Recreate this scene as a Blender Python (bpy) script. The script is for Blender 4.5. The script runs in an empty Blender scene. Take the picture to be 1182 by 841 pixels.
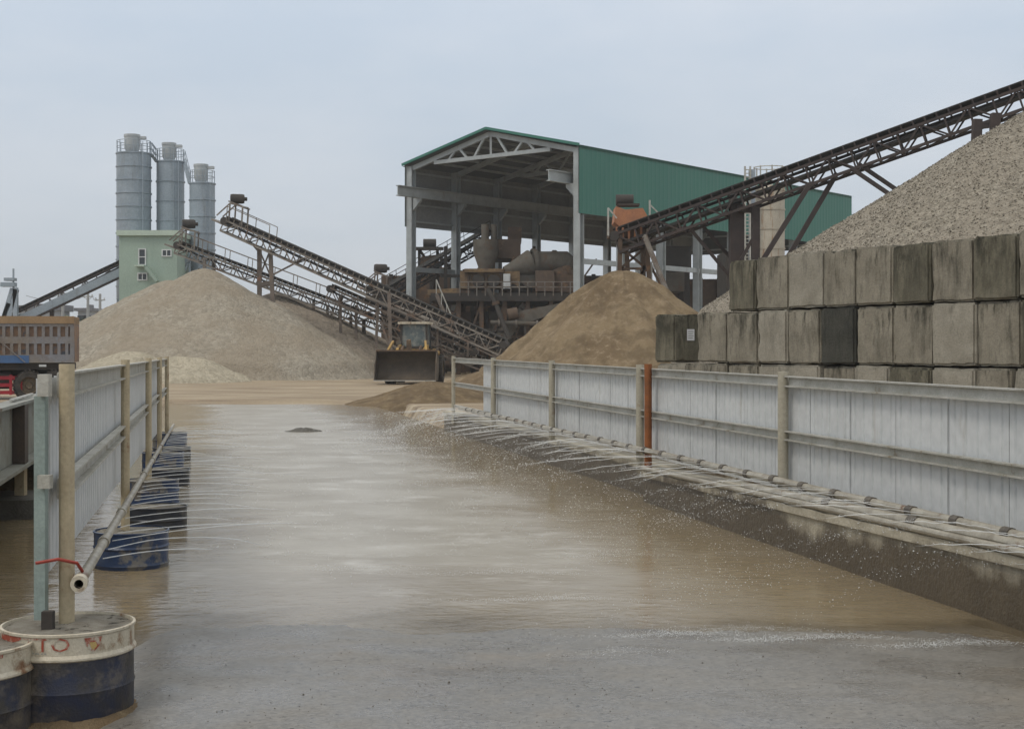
import bpy, bmesh, math, random
from mathutils import Vector, Matrix, noise
random.seed(7)
R = math.radians
scn = bpy.context.scene
COL = scn.collection
H, F, CX, HY = 1.62, 1640.0, 591.0, 405.0      # eye height, focal length and centre of the survey photograph

def P(px, py, Y):
    return Vector(((px - CX) / F * Y, Y, H - (py - HY) / F * Y))
def XY(px, Y):
    return (px - CX) / F * Y
SL = 0.217                                       # the wash lane runs along (-SL, 1)
def L(a, Y, z=0.0):
    return Vector((a - SL * Y, Y, z))
WZ = -0.10                                       # water level

# ------------------------------------------------------------------ node helpers
def new_mat(name):
    m = bpy.data.materials.new(name); m.use_nodes = True
    nt = m.node_tree; nt.nodes.clear()
    out = nt.nodes.new('ShaderNodeOutputMaterial')
    b = nt.nodes.new('ShaderNodeBsdfPrincipled')
    nt.links.new(b.outputs[0], out.inputs[0])
    return m, nt, b
def N(nt, typ, **kw):
    n = nt.nodes.new(typ)
    for k, v in kw.items():
        if k in ('operation', 'blend_type', 'data_type', 'feature', 'noise_dimensions', 'wave_type', 'bands_direction', 'sky_type', 'distance', 'clamp'):
            setattr(n, k, v)
        else:
            n.inputs[k].default_value = v
    return n
def pos(nt, scale=(1, 1, 1), rot=(0, 0, 0)):
    g = nt.nodes.new('ShaderNodeNewGeometry')
    mp = nt.nodes.new('ShaderNodeMapping'); mp.inputs['Scale'].default_value = scale; mp.inputs['Rotation'].default_value = rot
    nt.links.new(g.outputs['Position'], mp.inputs['Vector'])
    return mp.outputs[0]
def noise_fac(nt, vec, scale, detail=4, rough=.6, lo=.35, hi=.65):
    n = N(nt, 'ShaderNodeTexNoise', Scale=scale, Detail=detail, Roughness=rough)
    nt.links.new(vec, n.inputs['Vector'])
    mr = N(nt, 'ShaderNodeMapRange'); mr.inputs['From Min'].default_value = lo; mr.inputs['From Max'].default_value = hi
    nt.links.new(n.outputs[0], mr.inputs['Value'])
    return mr.outputs[0]
def mixc(nt, fac, a, b, blend='MIX'):
    m = nt.nodes.new('ShaderNodeMix'); m.data_type = 'RGBA'; m.blend_type = blend
    if hasattr(fac, 'is_linked') or not isinstance(fac, (int, float)): nt.links.new(fac, m.inputs[0])
    else: m.inputs[0].default_value = fac
    for i, v in ((6, a), (7, b)):
        if isinstance(v, (tuple, list)): m.inputs[i].default_value = (*v[:3], 1)
        else: nt.links.new(v, m.inputs[i])
    return m.outputs[2]
def math_(nt, op, a, b=None):
    m = nt.nodes.new('ShaderNodeMath'); m.operation = op
    for i, v in enumerate((a, b)):
        if v is None: continue
        if isinstance(v, (int, float)): m.inputs[i].default_value = v
        else: nt.links.new(v, m.inputs[i])
    return m.outputs[0]
def bump(nt, b, height, strength=.4, dist=.02):
    n = N(nt, 'ShaderNodeBump', Strength=strength); n.inputs['Distance'].default_value = dist
    nt.links.new(height, n.inputs['Height']); nt.links.new(n.outputs[0], b.inputs['Normal'])

def MAT(name, c1, c2=None, scale=2.0, rough=.75, metal=0.0, bmp=.15, c3=None, s3=1.2, lo3=.56, hi3=.66, streak=0, rnd=0.0, fine=None, spec=.4, dist=.01):
    """weathered paint, steel or concrete: base colour mottled towards c2, patches or run-down streaks of c3"""
    m, nt, b = new_mat(name)
    v = pos(nt)
    col = (*c1, 1)
    c2 = c2 or tuple(x * .8 for x in c1)
    col = mixc(nt, noise_fac(nt, v, scale, 5, .65), c1, c2)
    if c3:
        v3 = pos(nt, (1, 1, .12)) if streak else v
        col = mixc(nt, noise_fac(nt, v3, s3 * (4 if streak else 1), 5, .7, lo3, hi3), col, c3)
    fs = fine or scale * 14
    ff = noise_fac(nt, v, fs, 3, .6, .3, .7)
    col = mixc(nt, .22, col, mixc(nt, ff, (.25, .25, .25), (.75, .75, .75)), 'OVERLAY')
    if rnd:
        oi = nt.nodes.new('ShaderNodeObjectInfo')
        f = math_(nt, 'MULTIPLY_ADD', oi.outputs['Random'], 2 * rnd); nt.nodes[-1].inputs[2].default_value = 1 - rnd
        hs = nt.nodes.new('ShaderNodeHueSaturation'); nt.links.new(col, hs.inputs['Color']); nt.links.new(f, hs.inputs['Value'])
        col = hs.outputs[0]
    nt.links.new(col, b.inputs['Base Color'])
    b.inputs['Roughness'].default_value = rough; b.inputs['Metallic'].default_value = metal
    b.inputs['Specular IOR Level'].default_value = spec
    if bmp: bump(nt, b, ff, bmp, dist)
    return m

# ------------------------------------------------------------------ mesh helpers
ORG = {}
class MB:
    def __init__(s): s.v = []; s.f = []
    def add(s, vs, fs):
        n = len(s.v); s.v += [Vector(p) for p in vs]; s.f += [tuple(i + n for i in f) for f in fs]; return s
    def box(s, lo, hi):
        x0, y0, z0 = lo; x1, y1, z1 = hi
        return s.add([(x0,y0,z0),(x1,y0,z0),(x1,y1,z0),(x0,y1,z0),(x0,y0,z1),(x1,y0,z1),(x1,y1,z1),(x0,y1,z1)],
                     [(0,3,2,1),(4,5,6,7),(0,1,5,4),(1,2,6,5),(2,3,7,6),(3,0,4,7)])
    def obox(s, c, ex, ey, ez):
        c, ex, ey, ez = map(Vector, (c, ex, ey, ez))
        vs = [c + sx*ex + sy*ey + sz*ez for sz in (-.5,.5) for sx, sy in ((-.5,-.5),(.5,-.5),(.5,.5),(-.5,.5))]
        return s.add(vs, [(0,3,2,1),(4,5,6,7),(0,1,5,4),(1,2,6,5),(2,3,7,6),(3,0,4,7)])
    def beam(s, p, q, w=.1, h=None, up=(0,0,1)):
        p, q = Vector(p), Vector(q); h = h or w
        d = q - p
        if d.length < 1e-6: return s
        u = Vector(up)
        if abs(d.normalized().dot(u)) > .98: u = Vector((0,1,0)) if abs(d.normalized().y) < .9 else Vector((1,0,0))
        sd = d.cross(u).normalized(); n = sd.cross(d).normalized()
        return s.obox((p+q)/2, d, sd*w, n*h)
    def hbeam(s, p, q, w=.4, d=.5, t=.04, wdir=(1,0,0)):
        p, q = Vector(p), Vector(q); ax = q - p; wv = Vector(wdir).normalized(); dv = ax.normalized().cross(wv)
        c = (p+q)/2
        s.obox(c + dv*(d/2), ax, wv*w, dv*t); s.obox(c - dv*(d/2), ax, wv*w, dv*t); s.obox(c, ax, wv*t, dv*(d-t))
        return s
    def tube(s, pts, r, seg=8, cap=True):
        pts = [Vector(p) for p in pts]; n = len(pts)
        rs = r if isinstance(r, (list, tuple)) else [r]*n
        vs = []; prev = None
        for i, p in enumerate(pts):
            d = (pts[min(i+1,n-1)] - pts[max(i-1,0)]).normalized()
            if prev is None:
                u = Vector((0,0,1)) if abs(d.z) < .9 else Vector((1,0,0))
                a = d.cross(u).normalized()
            else:
                a = (prev - d*prev.dot(d)).normalized()
            b = d.cross(a); prev = a
            vs += [p + (a*math.cos(2*math.pi*k/seg) + b*math.sin(2*math.pi*k/seg))*rs[i] for k in range(seg)]
        fs = [(i*seg+k, i*seg+(k+1)%seg, (i+1)*seg+(k+1)%seg, (i+1)*seg+k) for i in range(n-1) for k in range(seg)]
        if cap: fs += [tuple(reversed(range(seg))), tuple((n-1)*seg+k for k in range(seg))]
        return s.add(vs, fs)
    def lathe(s, prof, c=(0,0,0), axis=(0,0,1), seg=32, cap0=False, cap1=False):
        ax = Vector(axis).normalized(); u = Vector((1,0,0)) if abs(ax.x) < .9 else Vector((0,0,1))
        a = ax.cross(u).normalized(); b = ax.cross(a); c = Vector(c)
        vs = [c + ax*z + (a*math.cos(2*math.pi*k/seg) + b*math.sin(2*math.pi*k/seg))*r for r, z in prof for k in range(seg)]
        n = len(prof)
        fs = [(i*seg+k, i*seg+(k+1)%seg, (i+1)*seg+(k+1)%seg, (i+1)*seg+k) for i in range(n-1) for k in range(seg)]
        if cap0: fs.append(tuple(reversed(range(seg))))
        if cap1: fs.append(tuple((n-1)*seg+k for k in range(seg)))
        return s.add(vs, fs)
    def extr(s, poly, vec):
        n = len(poly); vec = Vector(vec); poly = [Vector(p) for p in poly]
        return s.add(poly + [p+vec for p in poly], [tuple(reversed(range(n))), tuple(range(n,2*n))] + [(i,(i+1)%n,n+(i+1)%n,n+i) for i in range(n)])
    def build(s, name, mat, parent=None, smooth=30, org=None):
        me = bpy.data.meshes.new(name)
        o_ = Vector((0,0,0))
        if parent is not None: o_ = ORG[parent.name]
        elif org is not None: o_ = Vector(org)
        me.from_pydata([v - o_ for v in s.v], [], s.f)
        bm = bmesh.new(); bm.from_mesh(me); bmesh.ops.recalc_face_normals(bm, faces=bm.faces); bm.to_mesh(me); bm.free()
        if smooth:
            me.polygons.foreach_set('use_smooth', [True]*len(me.polygons)); me.set_sharp_from_angle(angle=R(smooth))
        me.materials.append(mat)
        o = bpy.data.objects.new(name, me); COL.objects.link(o)
        ORG[o.name] = o_
        if parent is not None: o.parent = parent
        else: o.location = o_
        return o

def tag(o, label=None, cat=None, group=None, kind=None):
    if label: o['label'] = label
    if cat: o['category'] = cat
    if group: o['group'] = group
    if kind: o['kind'] = kind
    return o
def thing(name, label, cat, loc=(0,0,0), group=None):
    o = bpy.data.objects.new(name, None); COL.objects.link(o); o.location = loc; o.empty_display_size = .2
    ORG[o.name] = Vector(loc)
    return tag(o, label, cat, group)
def kids(o): return [c for c in list(COL.objects) if c.parent == o]
def dup(o, parent=None):
    c = o.copy(); COL.objects.link(c); c.parent = parent
    for k in kids(o): dup(k, c)
    return c
def nz(x, y, z=0.0, s=1.0): return noise.noise(Vector((x*s, y*s, z*s)))
def smooth(e0, e1, x):
    t = max(0, min(1, (x-e0)/(e1-e0))); return t*t*(3-2*t)

# ------------------------------------------------------------------ materials
m_post   = MAT('cream_post_paint', (.50,.42,.28), (.40,.33,.22), 3, .6, c3=(.22,.12,.06), s3=3, lo3=.62, hi3=.7)
m_postg  = MAT('grey_cream_post_paint', (.42,.39,.31), (.34,.31,.24), 3, .6, c3=(.20,.12,.07), s3=2.5, lo3=.62, hi3=.7)
m_rail   = MAT('galvanised_rail', (.50,.49,.45), (.36,.35,.30), 4, .5, .25, c3=(.22,.16,.10), s3=4, lo3=.6, hi3=.7)
m_sheet  = MAT('pale_grey_sheet', (.59,.605,.605), (.545,.56,.56), .8, .5, .05, .08, c3=(.36,.33,.27), s3=.8, lo3=.60, hi3=.80, streak=1)
m_teal   = MAT('faded_teal_steel', (.29,.355,.33), (.22,.27,.25), 4, .6)
m_rustpost = MAT('orange_rust', (.28,.10,.035), (.18,.07,.03), 6, .9)
m_pipe   = MAT('stained_pipe', (.42,.39,.32), (.26,.23,.18), 5, .45, .2, c3=(.16,.09,.05), s3=3, lo3=.6, hi3=.68)
m_pipec  = MAT('pipe_coupling', (.16,.14,.11), (.08,.07,.06), 8, .6)
m_redp   = MAT('red_handle_paint', (.33,.045,.03), rough=.4)
m_navy   = MAT('dirty_navy_drum', (.022,.030,.062), (.05,.045,.04), 6, .5, 0, .2, c3=(.17,.145,.11), s3=4.0, lo3=.50, hi3=.72)
m_blue   = MAT('wet_blue_drum', (.028,.055,.13), (.03,.045,.085), 5, .3, 0, .1, c3=(.15,.14,.125), s3=2.0, lo3=.53, hi3=.58)
m_cream  = MAT('cream_drum_paint', (.58,.53,.43), (.44,.39,.29), 6, .5, 0, .15, c3=(.20,.105,.055), s3=6, lo3=.53, hi3=.66)
m_redpaint = MAT('red_drum_print', (.36,.07,.04), (.26,.07,.04), 20, .5, c3=(.5,.45,.36), s3=16, lo3=.50, hi3=.62)
m_gold   = MAT('gold_drum_print', (.50,.36,.14), (.4,.28,.1), 20, .5)
m_greyprint = MAT('faded_grey_print', (.36,.38,.36), rough=.6)
m_fill   = MAT('concrete_drum_fill', (.42,.39,.33), (.28,.25,.20), 12, .9, 0, .8, c3=(.09,.08,.06), s3=14, lo3=.58, hi3=.64, dist=.02)
m_girder = MAT('grey_girder', (.30,.31,.28), (.22,.22,.19), 2.5, .6, .2, .15, c3=(.14,.09,.05), s3=2, lo3=.56, hi3=.68)
m_rib    = MAT('dark_girder_rib', (.06,.05,.045), (.09,.065,.045), 3, .7)
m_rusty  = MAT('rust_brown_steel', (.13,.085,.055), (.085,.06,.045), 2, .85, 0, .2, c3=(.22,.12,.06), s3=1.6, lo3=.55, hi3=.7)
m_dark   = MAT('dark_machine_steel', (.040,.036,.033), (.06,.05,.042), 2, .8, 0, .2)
m_truss  = MAT('dusty_truss_steel', (.25,.225,.195), (.15,.13,.11), 1.5, .75, 0, .1, c3=(.14,.09,.06), s3=.9, lo3=.52, hi3=.66)
m_trussb = MAT('brown_truss_steel', (.20,.16,.13), (.12,.10,.085), 1.5, .8, 0, .1, c3=(.26,.14,.08), s3=.9, lo3=.56, hi3=.66)
m_trussd = MAT('dark_brown_truss', (.044,.034,.032), (.066,.048,.042), 1.5, .8, 0, .1)
m_belt   = MAT('rubber_belt', (.022,.022,.022), (.05,.045,.04), 3, .8)
m_frame  = MAT('pale_shed_steel', (.40,.43,.43), (.32,.34,.34), 1.5, .55, .1, .05, c3=(.22,.17,.13), s3=.7, lo3=.62, hi3=.75, streak=1)
m_green  = None
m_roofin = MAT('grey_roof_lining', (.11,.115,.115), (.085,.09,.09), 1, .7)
m_siloc  = MAT('silo_grey_paint', (.32,.37,.42), (.26,.31,.355), .6, .5, .1, .05, c3=(.22,.24,.25), s3=.35, lo3=.55, hi3=.75, streak=1)
m_silotop= MAT('silo_filter_grey', (.46,.49,.50), (.38,.40,.41), 1.2, .6)
m_mint   = MAT('mint_wall_paint', (.33,.42,.35), (.29,.37,.31), .7, .7, 0, .05, c3=(.24,.32,.26), s3=.4, lo3=.58, hi3=.78, streak=1)
m_mintlt = MAT('pale_mint_trim', (.47,.56,.47), (.42,.5,.42), 1, .7)
m_glass  = MAT('dark_window_glass', (.03,.04,.045), rough=.15, bmp=0, spec=.6)
m_white  = MAT('white_frame', (.65,.67,.66), rough=.5)
m_tyre   = MAT('tyre_rubber', (.025,.024,.023), (.07,.06,.05), 5, .9)
m_rim    = MAT('dirty_rim', (.20,.15,.09), (.10,.08,.06), 8, .7)
m_yellow = MAT('worn_yellow_paint', (.42,.26,.06), (.26,.16,.06), 2.5, .6, 0, .15, c3=(.12,.08,.05), s3=2, lo3=.54, hi3=.64)
m_bucket = MAT('worn_bucket_steel', (.065,.052,.04), (.11,.085,.06), 1.6, .6, .3, .2, c3=(.16,.12,.08), s3=1.5, lo3=.58, hi3=.7)
m_bed    = MAT('grey_blue_bed_paint', (.21,.215,.235), (.20,.17,.14), 1.0, .7, 0, .1, c3=(.17,.12,.085), s3=1.6, lo3=.53, hi3=.66)
m_pocket = MAT('rusty_bed_pocket', (.27,.165,.10), (.18,.125,.095), 1.5, .8, c3=(.10,.11,.13), s3=1.3, lo3=.52, hi3=.6)
m_bedtop = MAT('tan_bed_rail', (.34,.23,.13), (.27,.18,.10), 1.5, .8)
m_bluebed= MAT('blue_bed_paint', (.06,.14,.30), (.07,.12,.22), 2, .6)
m_redch  = MAT('red_chassis', (.36,.02,.03), (.24,.02,.03), 2, .5)
m_rsilo  = MAT('rusty_cream_silo', (.48,.44,.36), (.40,.36,.29), 1, .65, 0, .1, c3=(.25,.13,.06), s3=.8, lo3=.52, hi3=.68, streak=1)
m_orange = MAT('orange_hopper_paint', (.44,.19,.09), (.34,.15,.08), 2, .7, c3=(.16,.08,.05), s3=1.6, lo3=.56, hi3=.66)
m_ochre  = MAT('ochre_machine_paint', (.24,.16,.08), (.14,.095,.06), 1.5, .8, c3=(.09,.06,.04), s3=1.3, lo3=.5, hi3=.62)
m_drum   = MAT('dusty_grey_drum', (.145,.13,.108), (.10,.09,.072), 1.5, .8, c3=(.13,.085,.055), s3=1.4, lo3=.52, hi3=.66)
m_brown  = MAT('brown_dust_cladding', (.15,.105,.075), (.11,.08,.06), 1, .85, c3=(.27,.18,.12), s3=.8, lo3=.56, hi3=.7)
m_cab    = MAT('white_cabinet', (.62,.63,.62), rough=.5)
m_paper  = MAT('white_paper', (.78,.78,.8), (.7,.7,.72), 9, .9)
def washwall_mat():
    m, nt, b = new_mat('wet_concrete_wall')
    v = pos(nt)
    col = mixc(nt, noise_fac(nt, v, 2.2, 6, .65), (.44,.40,.31), (.30,.265,.20))
    sp = nt.nodes.new('ShaderNodeSeparateXYZ'); nt.links.new(v, sp.inputs[0])
    drip = noise_fac(nt, pos(nt, (1,1,.10)), 4.5, 5, .65, .2, .8)
    wide = noise_fac(nt, v, .55, 3, .5, .3, .7)
    lvl = math_(nt, 'SUBTRACT', .17, sp.outputs[2])
    k_ = math_(nt, 'ADD', math_(nt, 'MULTIPLY', lvl, 4.0), math_(nt, 'ADD', math_(nt, 'MULTIPLY', drip, .75), math_(nt, 'MULTIPLY', wide, 1.25)))
    mr = N(nt, 'ShaderNodeMapRange'); mr.inputs['From Min'].default_value = .40; mr.inputs['From Max'].default_value = .86; nt.links.new(k_, mr.inputs['Value'])
    col = mixc(nt, mr.outputs[0], col, mixc(nt, drip, (.075,.058,.036), (.115,.09,.058)))
    ff = noise_fac(nt, v, 24, 4, .65, .3, .7)
    col = mixc(nt, .25, col, mixc(nt, ff, (.25,.25,.25), (.72,.72,.72)), 'OVERLAY')
    nt.links.new(col, b.inputs['Base Color'])
    r_ = N(nt, 'ShaderNodeMapRange'); r_.inputs['To Min'].default_value = .8; r_.inputs['To Max'].default_value = .42; nt.links.new(mr.outputs[0], r_.inputs['Value'])
    nt.links.new(r_.outputs[0], b.inputs['Roughness'])
    bump(nt, b, ff, .4, .012)
    return m
m_conc = washwall_mat()
m_concB  = MAT('footing_concrete', (.12,.115,.10), (.07,.065,.055), 3, .8, 0, .3)
m_far    = MAT('far_plaster', (.40,.41,.42), (.34,.35,.36), .3, .9)
m_farroof= MAT('far_roof', (.17,.17,.18), rough=.9)
m_pole   = MAT('concrete_pole', (.38,.38,.37), rough=.9)
m_bark   = MAT('bark', (.10,.08,.06), rough=.95)

def green_mat():
    m, nt, b = new_mat('green_cladding')
    col = mixc(nt, noise_fac(nt, pos(nt), .35, 4), (.026,.150,.110), (.032,.165,.120))
    col = mixc(nt, noise_fac(nt, pos(nt, (1,1,.1)), 1.6, 4, .6, .5, .8), col, (.045,.16,.125))
    nt.links.new(col, b.inputs['Base Color']); b.inputs['Roughness'].default_value = .5
    return m
m_green = green_mat()

def block_mat(name, base, b2, moss, lo, hi, seed):
    m, nt, b = new_mat(name)
    v = pos(nt); sh = nt.nodes.new('ShaderNodeVectorMath'); sh.operation = 'ADD'
    oi = nt.nodes.new('ShaderNodeObjectInfo'); cb = nt.nodes.new('ShaderNodeCombineXYZ')
    k = math_(nt, 'MULTIPLY', oi.outputs['Random'], 37.0)
    nt.links.new(k, cb.inputs[0]); nt.links.new(k, cb.inputs[1])
    nt.links.new(v, sh.inputs[0]); nt.links.new(cb.outputs[0], sh.inputs[1])
    vv = sh.outputs[0]
    mp = nt.nodes.new('ShaderNodeMapping'); mp.inputs['Scale'].default_value = (1, 1, .22); nt.links.new(vv, mp.inputs[0])
    col = mixc(nt, noise_fac(nt, vv, 2.2, 6, .65), base, b2)
    tc = nt.nodes.new('ShaderNodeTexCoord'); sx = nt.nodes.new('ShaderNodeSeparateXYZ'); nt.links.new(tc.outputs['Generated'], sx.inputs[0])
    st = math_(nt, 'MAXIMUM', noise_fac(nt, mp.outputs[0], 3.2, 6, .7, lo, hi), math_(nt, 'MULTIPLY', noise_fac(nt, mp.outputs[0], 11, 4, .6, lo+.06, hi+.02), .8))
    st = math_(nt, 'MAXIMUM', st, math_(nt, 'MULTIPLY', noise_fac(nt, vv, 1.3, 5, .65, lo+.08, hi+.06), .9))
    fac = math_(nt, 'MULTIPLY', st, math_(nt, 'MULTIPLY_ADD', sx.outputs[2], .8)); nt.nodes[-2].inputs[2].default_value = .45
    for n in nt.nodes:
        if n.type == 'MATH' and n.operation == 'MULTIPLY_ADD': n.inputs[2].default_value = .34
    col = mixc(nt, fac, col, moss)
    ff = noise_fac(nt, vv, 26, 5, .7, .3, .7)
    pit = noise_fac(nt, vv, 60, 2, .5, .62, .7)
    col = mixc(nt, .25, col, mixc(nt, ff, (.2,.2,.2), (.75,.75,.75)), 'OVERLAY')
    col = mixc(nt, math_(nt, 'MULTIPLY', pit, .5), col, (.05,.048,.04))
    nt.links.new(col, b.inputs['Base Color']); b.inputs['Roughness'].default_value = .92
    b.inputs['Specular IOR Level'].default_value = .25
    bump(nt, b, math_(nt, 'SUBTRACT', ff, math_(nt, 'MULTIPLY', pit, .8)), .5, .012)
    return m
MOSS = (.040,.038,.028)
bm_light = block_mat('pale_concrete_block', (.33,.305,.25), (.25,.23,.185), MOSS, .55, .78, 1)
bm_mid   = block_mat('stained_concrete_block', (.29,.265,.21), (.20,.18,.14), MOSS, .49, .67, 2)
bm_moss  = block_mat('mossy_concrete_block', (.205,.188,.14), (.14,.128,.092), MOSS, .42, .60, 3)
bm_dark  = block_mat('blackened_concrete_block', (.075,.073,.06), (.055,.055,.045), (.028,.029,.025), .40, .60, 4)

def gravel_mat(name, c1, c2, cell, big=(1,1,1), bstr=.9, tint=None, tscale=.25):
    m, nt, b = new_mat(name)
    v = pos(nt)
    vo = N(nt, 'ShaderNodeTexVoronoi', Scale=1/cell); nt.links.new(v, vo.inputs['Vector'])
    sep = nt.nodes.new('ShaderNodeSeparateColor'); nt.links.new(vo.outputs['Color'], sep.inputs[0])
    col = mixc(nt, sep.outputs[0], c1, c2)
    vo2 = N(nt, 'ShaderNodeTexVoronoi', Scale=.42/cell); nt.links.new(v, vo2.inputs['Vector'])
    sep2 = nt.nodes.new('ShaderNodeSeparateColor'); nt.links.new(vo2.outputs['Color'], sep2.inputs[0])
    col = mixc(nt, .35, col, mixc(nt, sep2.outputs[1], tuple(x*.55 for x in c1), tuple(min(1,x*1.25) for x in c2)))
    if tint: col = mixc(nt, noise_fac(nt, v, tscale, 5, .6, .42, .62), col, mixc(nt, .65, col, tint))
    nt.links.new(col, b.inputs['Base Color']); b.inputs['Roughness'].default_value = .95; b.inputs['Specular IOR Level'].default_value = .2
    h = math_(nt, 'ADD', vo.outputs['Distance'], math_(nt, 'MULTIPLY', vo2.outputs['Distance'], 1.2))
    n = N(nt, 'ShaderNodeBump', Strength=bstr); n.invert = True; n.inputs['Distance'].default_value = cell*.8
    nt.links.new(h, n.inputs['Height']); nt.links.new(n.outputs[0], b.inputs['Normal'])
    return m
m_gravel = gravel_mat('crushed_stone', (.15,.13,.10), (.36,.325,.265), .07, tint=(.29,.255,.205))
m_gravfar= gravel_mat('fine_gravel', (.25,.222,.175), (.35,.316,.258), .10, bstr=.5, tint=(.265,.22,.162))
m_gravbk = gravel_mat('grey_brown_gravel', (.22,.185,.145), (.31,.265,.21), .10, bstr=.5)
m_gravlow= gravel_mat('pale_yellow_gravel', (.33,.295,.22), (.42,.375,.29), .10, bstr=.5)
def sand_mat(name, a, b_, c):
    m, nt, b = new_mat(name)
    v = pos(nt)
    col = mixc(nt, noise_fac(nt, v, .45, 6, .6, .42, .58), a, b_)
    col = mixc(nt, noise_fac(nt, v, 3.5, 5, .7, .5, .68), col, c)
    col = mixc(nt, math_(nt, 'MULTIPLY', noise_fac(nt, pos(nt, (1.5,1.5,.28)), 1.0, 4, .6, .48, .62), .6), col, tuple(x*.66 for x in b_))
    nt.links.new(col, b.inputs['Base Color']); b.inputs['Roughness'].default_value = .95; b.inputs['Specular IOR Level'].default_value = .2
    bump(nt, b, noise_fac(nt, v, 7, 6, .75, .3, .7), .6, .08)
    return m
m_sand  = sand_mat('damp_sand', (.255,.193,.118), (.19,.138,.083), (.31,.242,.16))
m_sandd = sand_mat('dark_damp_sand', (.20,.145,.085), (.16,.115,.068), (.26,.20,.12))

def ground_mat():
    m, nt, b = new_mat('packed_dirt')
    v = pos(nt); vs = pos(nt, (.18, 1.3, 1))
    col = mixc(nt, noise_fac(nt, v, .22, 6, .6), (.27,.20,.125), (.34,.265,.17))
    col = mixc(nt, noise_fac(nt, vs, .9, 5, .6, .46, .60), col, (.43,.355,.25))
    col = mixc(nt, noise_fac(nt, vs, 1.3, 5, .65, .50, .60), col, (.20,.145,.088))
    fn = noise_fac(nt, v, 9, 5, .7, .3, .7)
    col = mixc(nt, .3, col, mixc(nt, fn, (.25,.25,.25), (.72,.72,.72)), 'OVERLAY')
    nt.links.new(col, b.inputs['Base Color'])
    b.inputs['Roughness'].default_value = .75
    bump(nt, b, fn, .5, .05)
    return m
m_ground = ground_mat()
def slab_mat():
    m, nt, b = new_mat('wet_grey_slab')
    v = pos(nt)
    col = mixc(nt, noise_fac(nt, v, .8, 6, .6), (.15,.14,.125), (.20,.187,.165))
    vo = N(nt, 'ShaderNodeTexVoronoi', Scale=55); nt.links.new(v, vo.inputs['Vector'])
    sep = nt.nodes.new('ShaderNodeSeparateColor'); nt.links.new(vo.outputs['Color'], sep.inputs[0])
    col = mixc(nt, .36, col, mixc(nt, sep.outputs[0], (.07,.065,.057), (.27,.25,.22)))
    pn = noise_fac(nt, v, 22, 3, .6, .64, .70)
    col = mixc(nt, pn, col, (.045,.04,.033))
    col = mixc(nt, noise_fac(nt, pos(nt,(1,1,1)), .5, 4, .6, .52, .7), col, mixc(nt, .5, col, (.22,.165,.10)))
    nt.links.new(col, b.inputs['Base Color'])
    sp = nt.nodes.new('ShaderNodeSeparateXYZ'); nt.links.new(v, sp.inputs[0])
    rt = N(nt, 'ShaderNodeMapRange'); rt.inputs['From Min'].default_value = 1.2; rt.inputs['From Max'].default_value = 4.6
    nt.links.new(math_(nt, 'ADD', math_(nt, 'ADD', sp.outputs[0], math_(nt, 'MULTIPLY', sp.outputs[1], SL)), math_(nt, 'MULTIPLY', math_(nt, 'SUBTRACT', noise_fac(nt, v, .9, 5, .6, .2, .8), .5), 1.8)), rt.inputs['Value'])
    col = mixc(nt, math_(nt, 'MULTIPLY', rt.outputs[0], .75), col, (.16,.125,.075))        # silt left along the wall
    trk = noise_fac(nt, pos(nt, (2.2, .16, 1), (0,0,-.21)), 1.4, 4, .55, .5, .7)
    col = mixc(nt, math_(nt, 'MULTIPLY', trk, .35), col, (.10,.09,.075))                    # faint wheel tracks
    rg = noise_fac(nt, v, 1.6, 6, .6, .35, .65)
    mr = N(nt, 'ShaderNodeMapRange'); mr.inputs['To Min'].default_value = .13; mr.inputs['To Max'].default_value = .50
    nt.links.new(rg, mr.inputs['Value']); nt.links.new(mr.outputs[0], b.inputs['Roughness'])
    b.inputs['Specular IOR Level'].default_value = .5
    n2 = noise_fac(nt, v, 30, 5, .7, .3, .7)
    bump(nt, b, math_(nt, 'ADD', n2, vo.outputs['Distance']), .28, .004)
    return m
m_slab = slab_mat()
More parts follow.
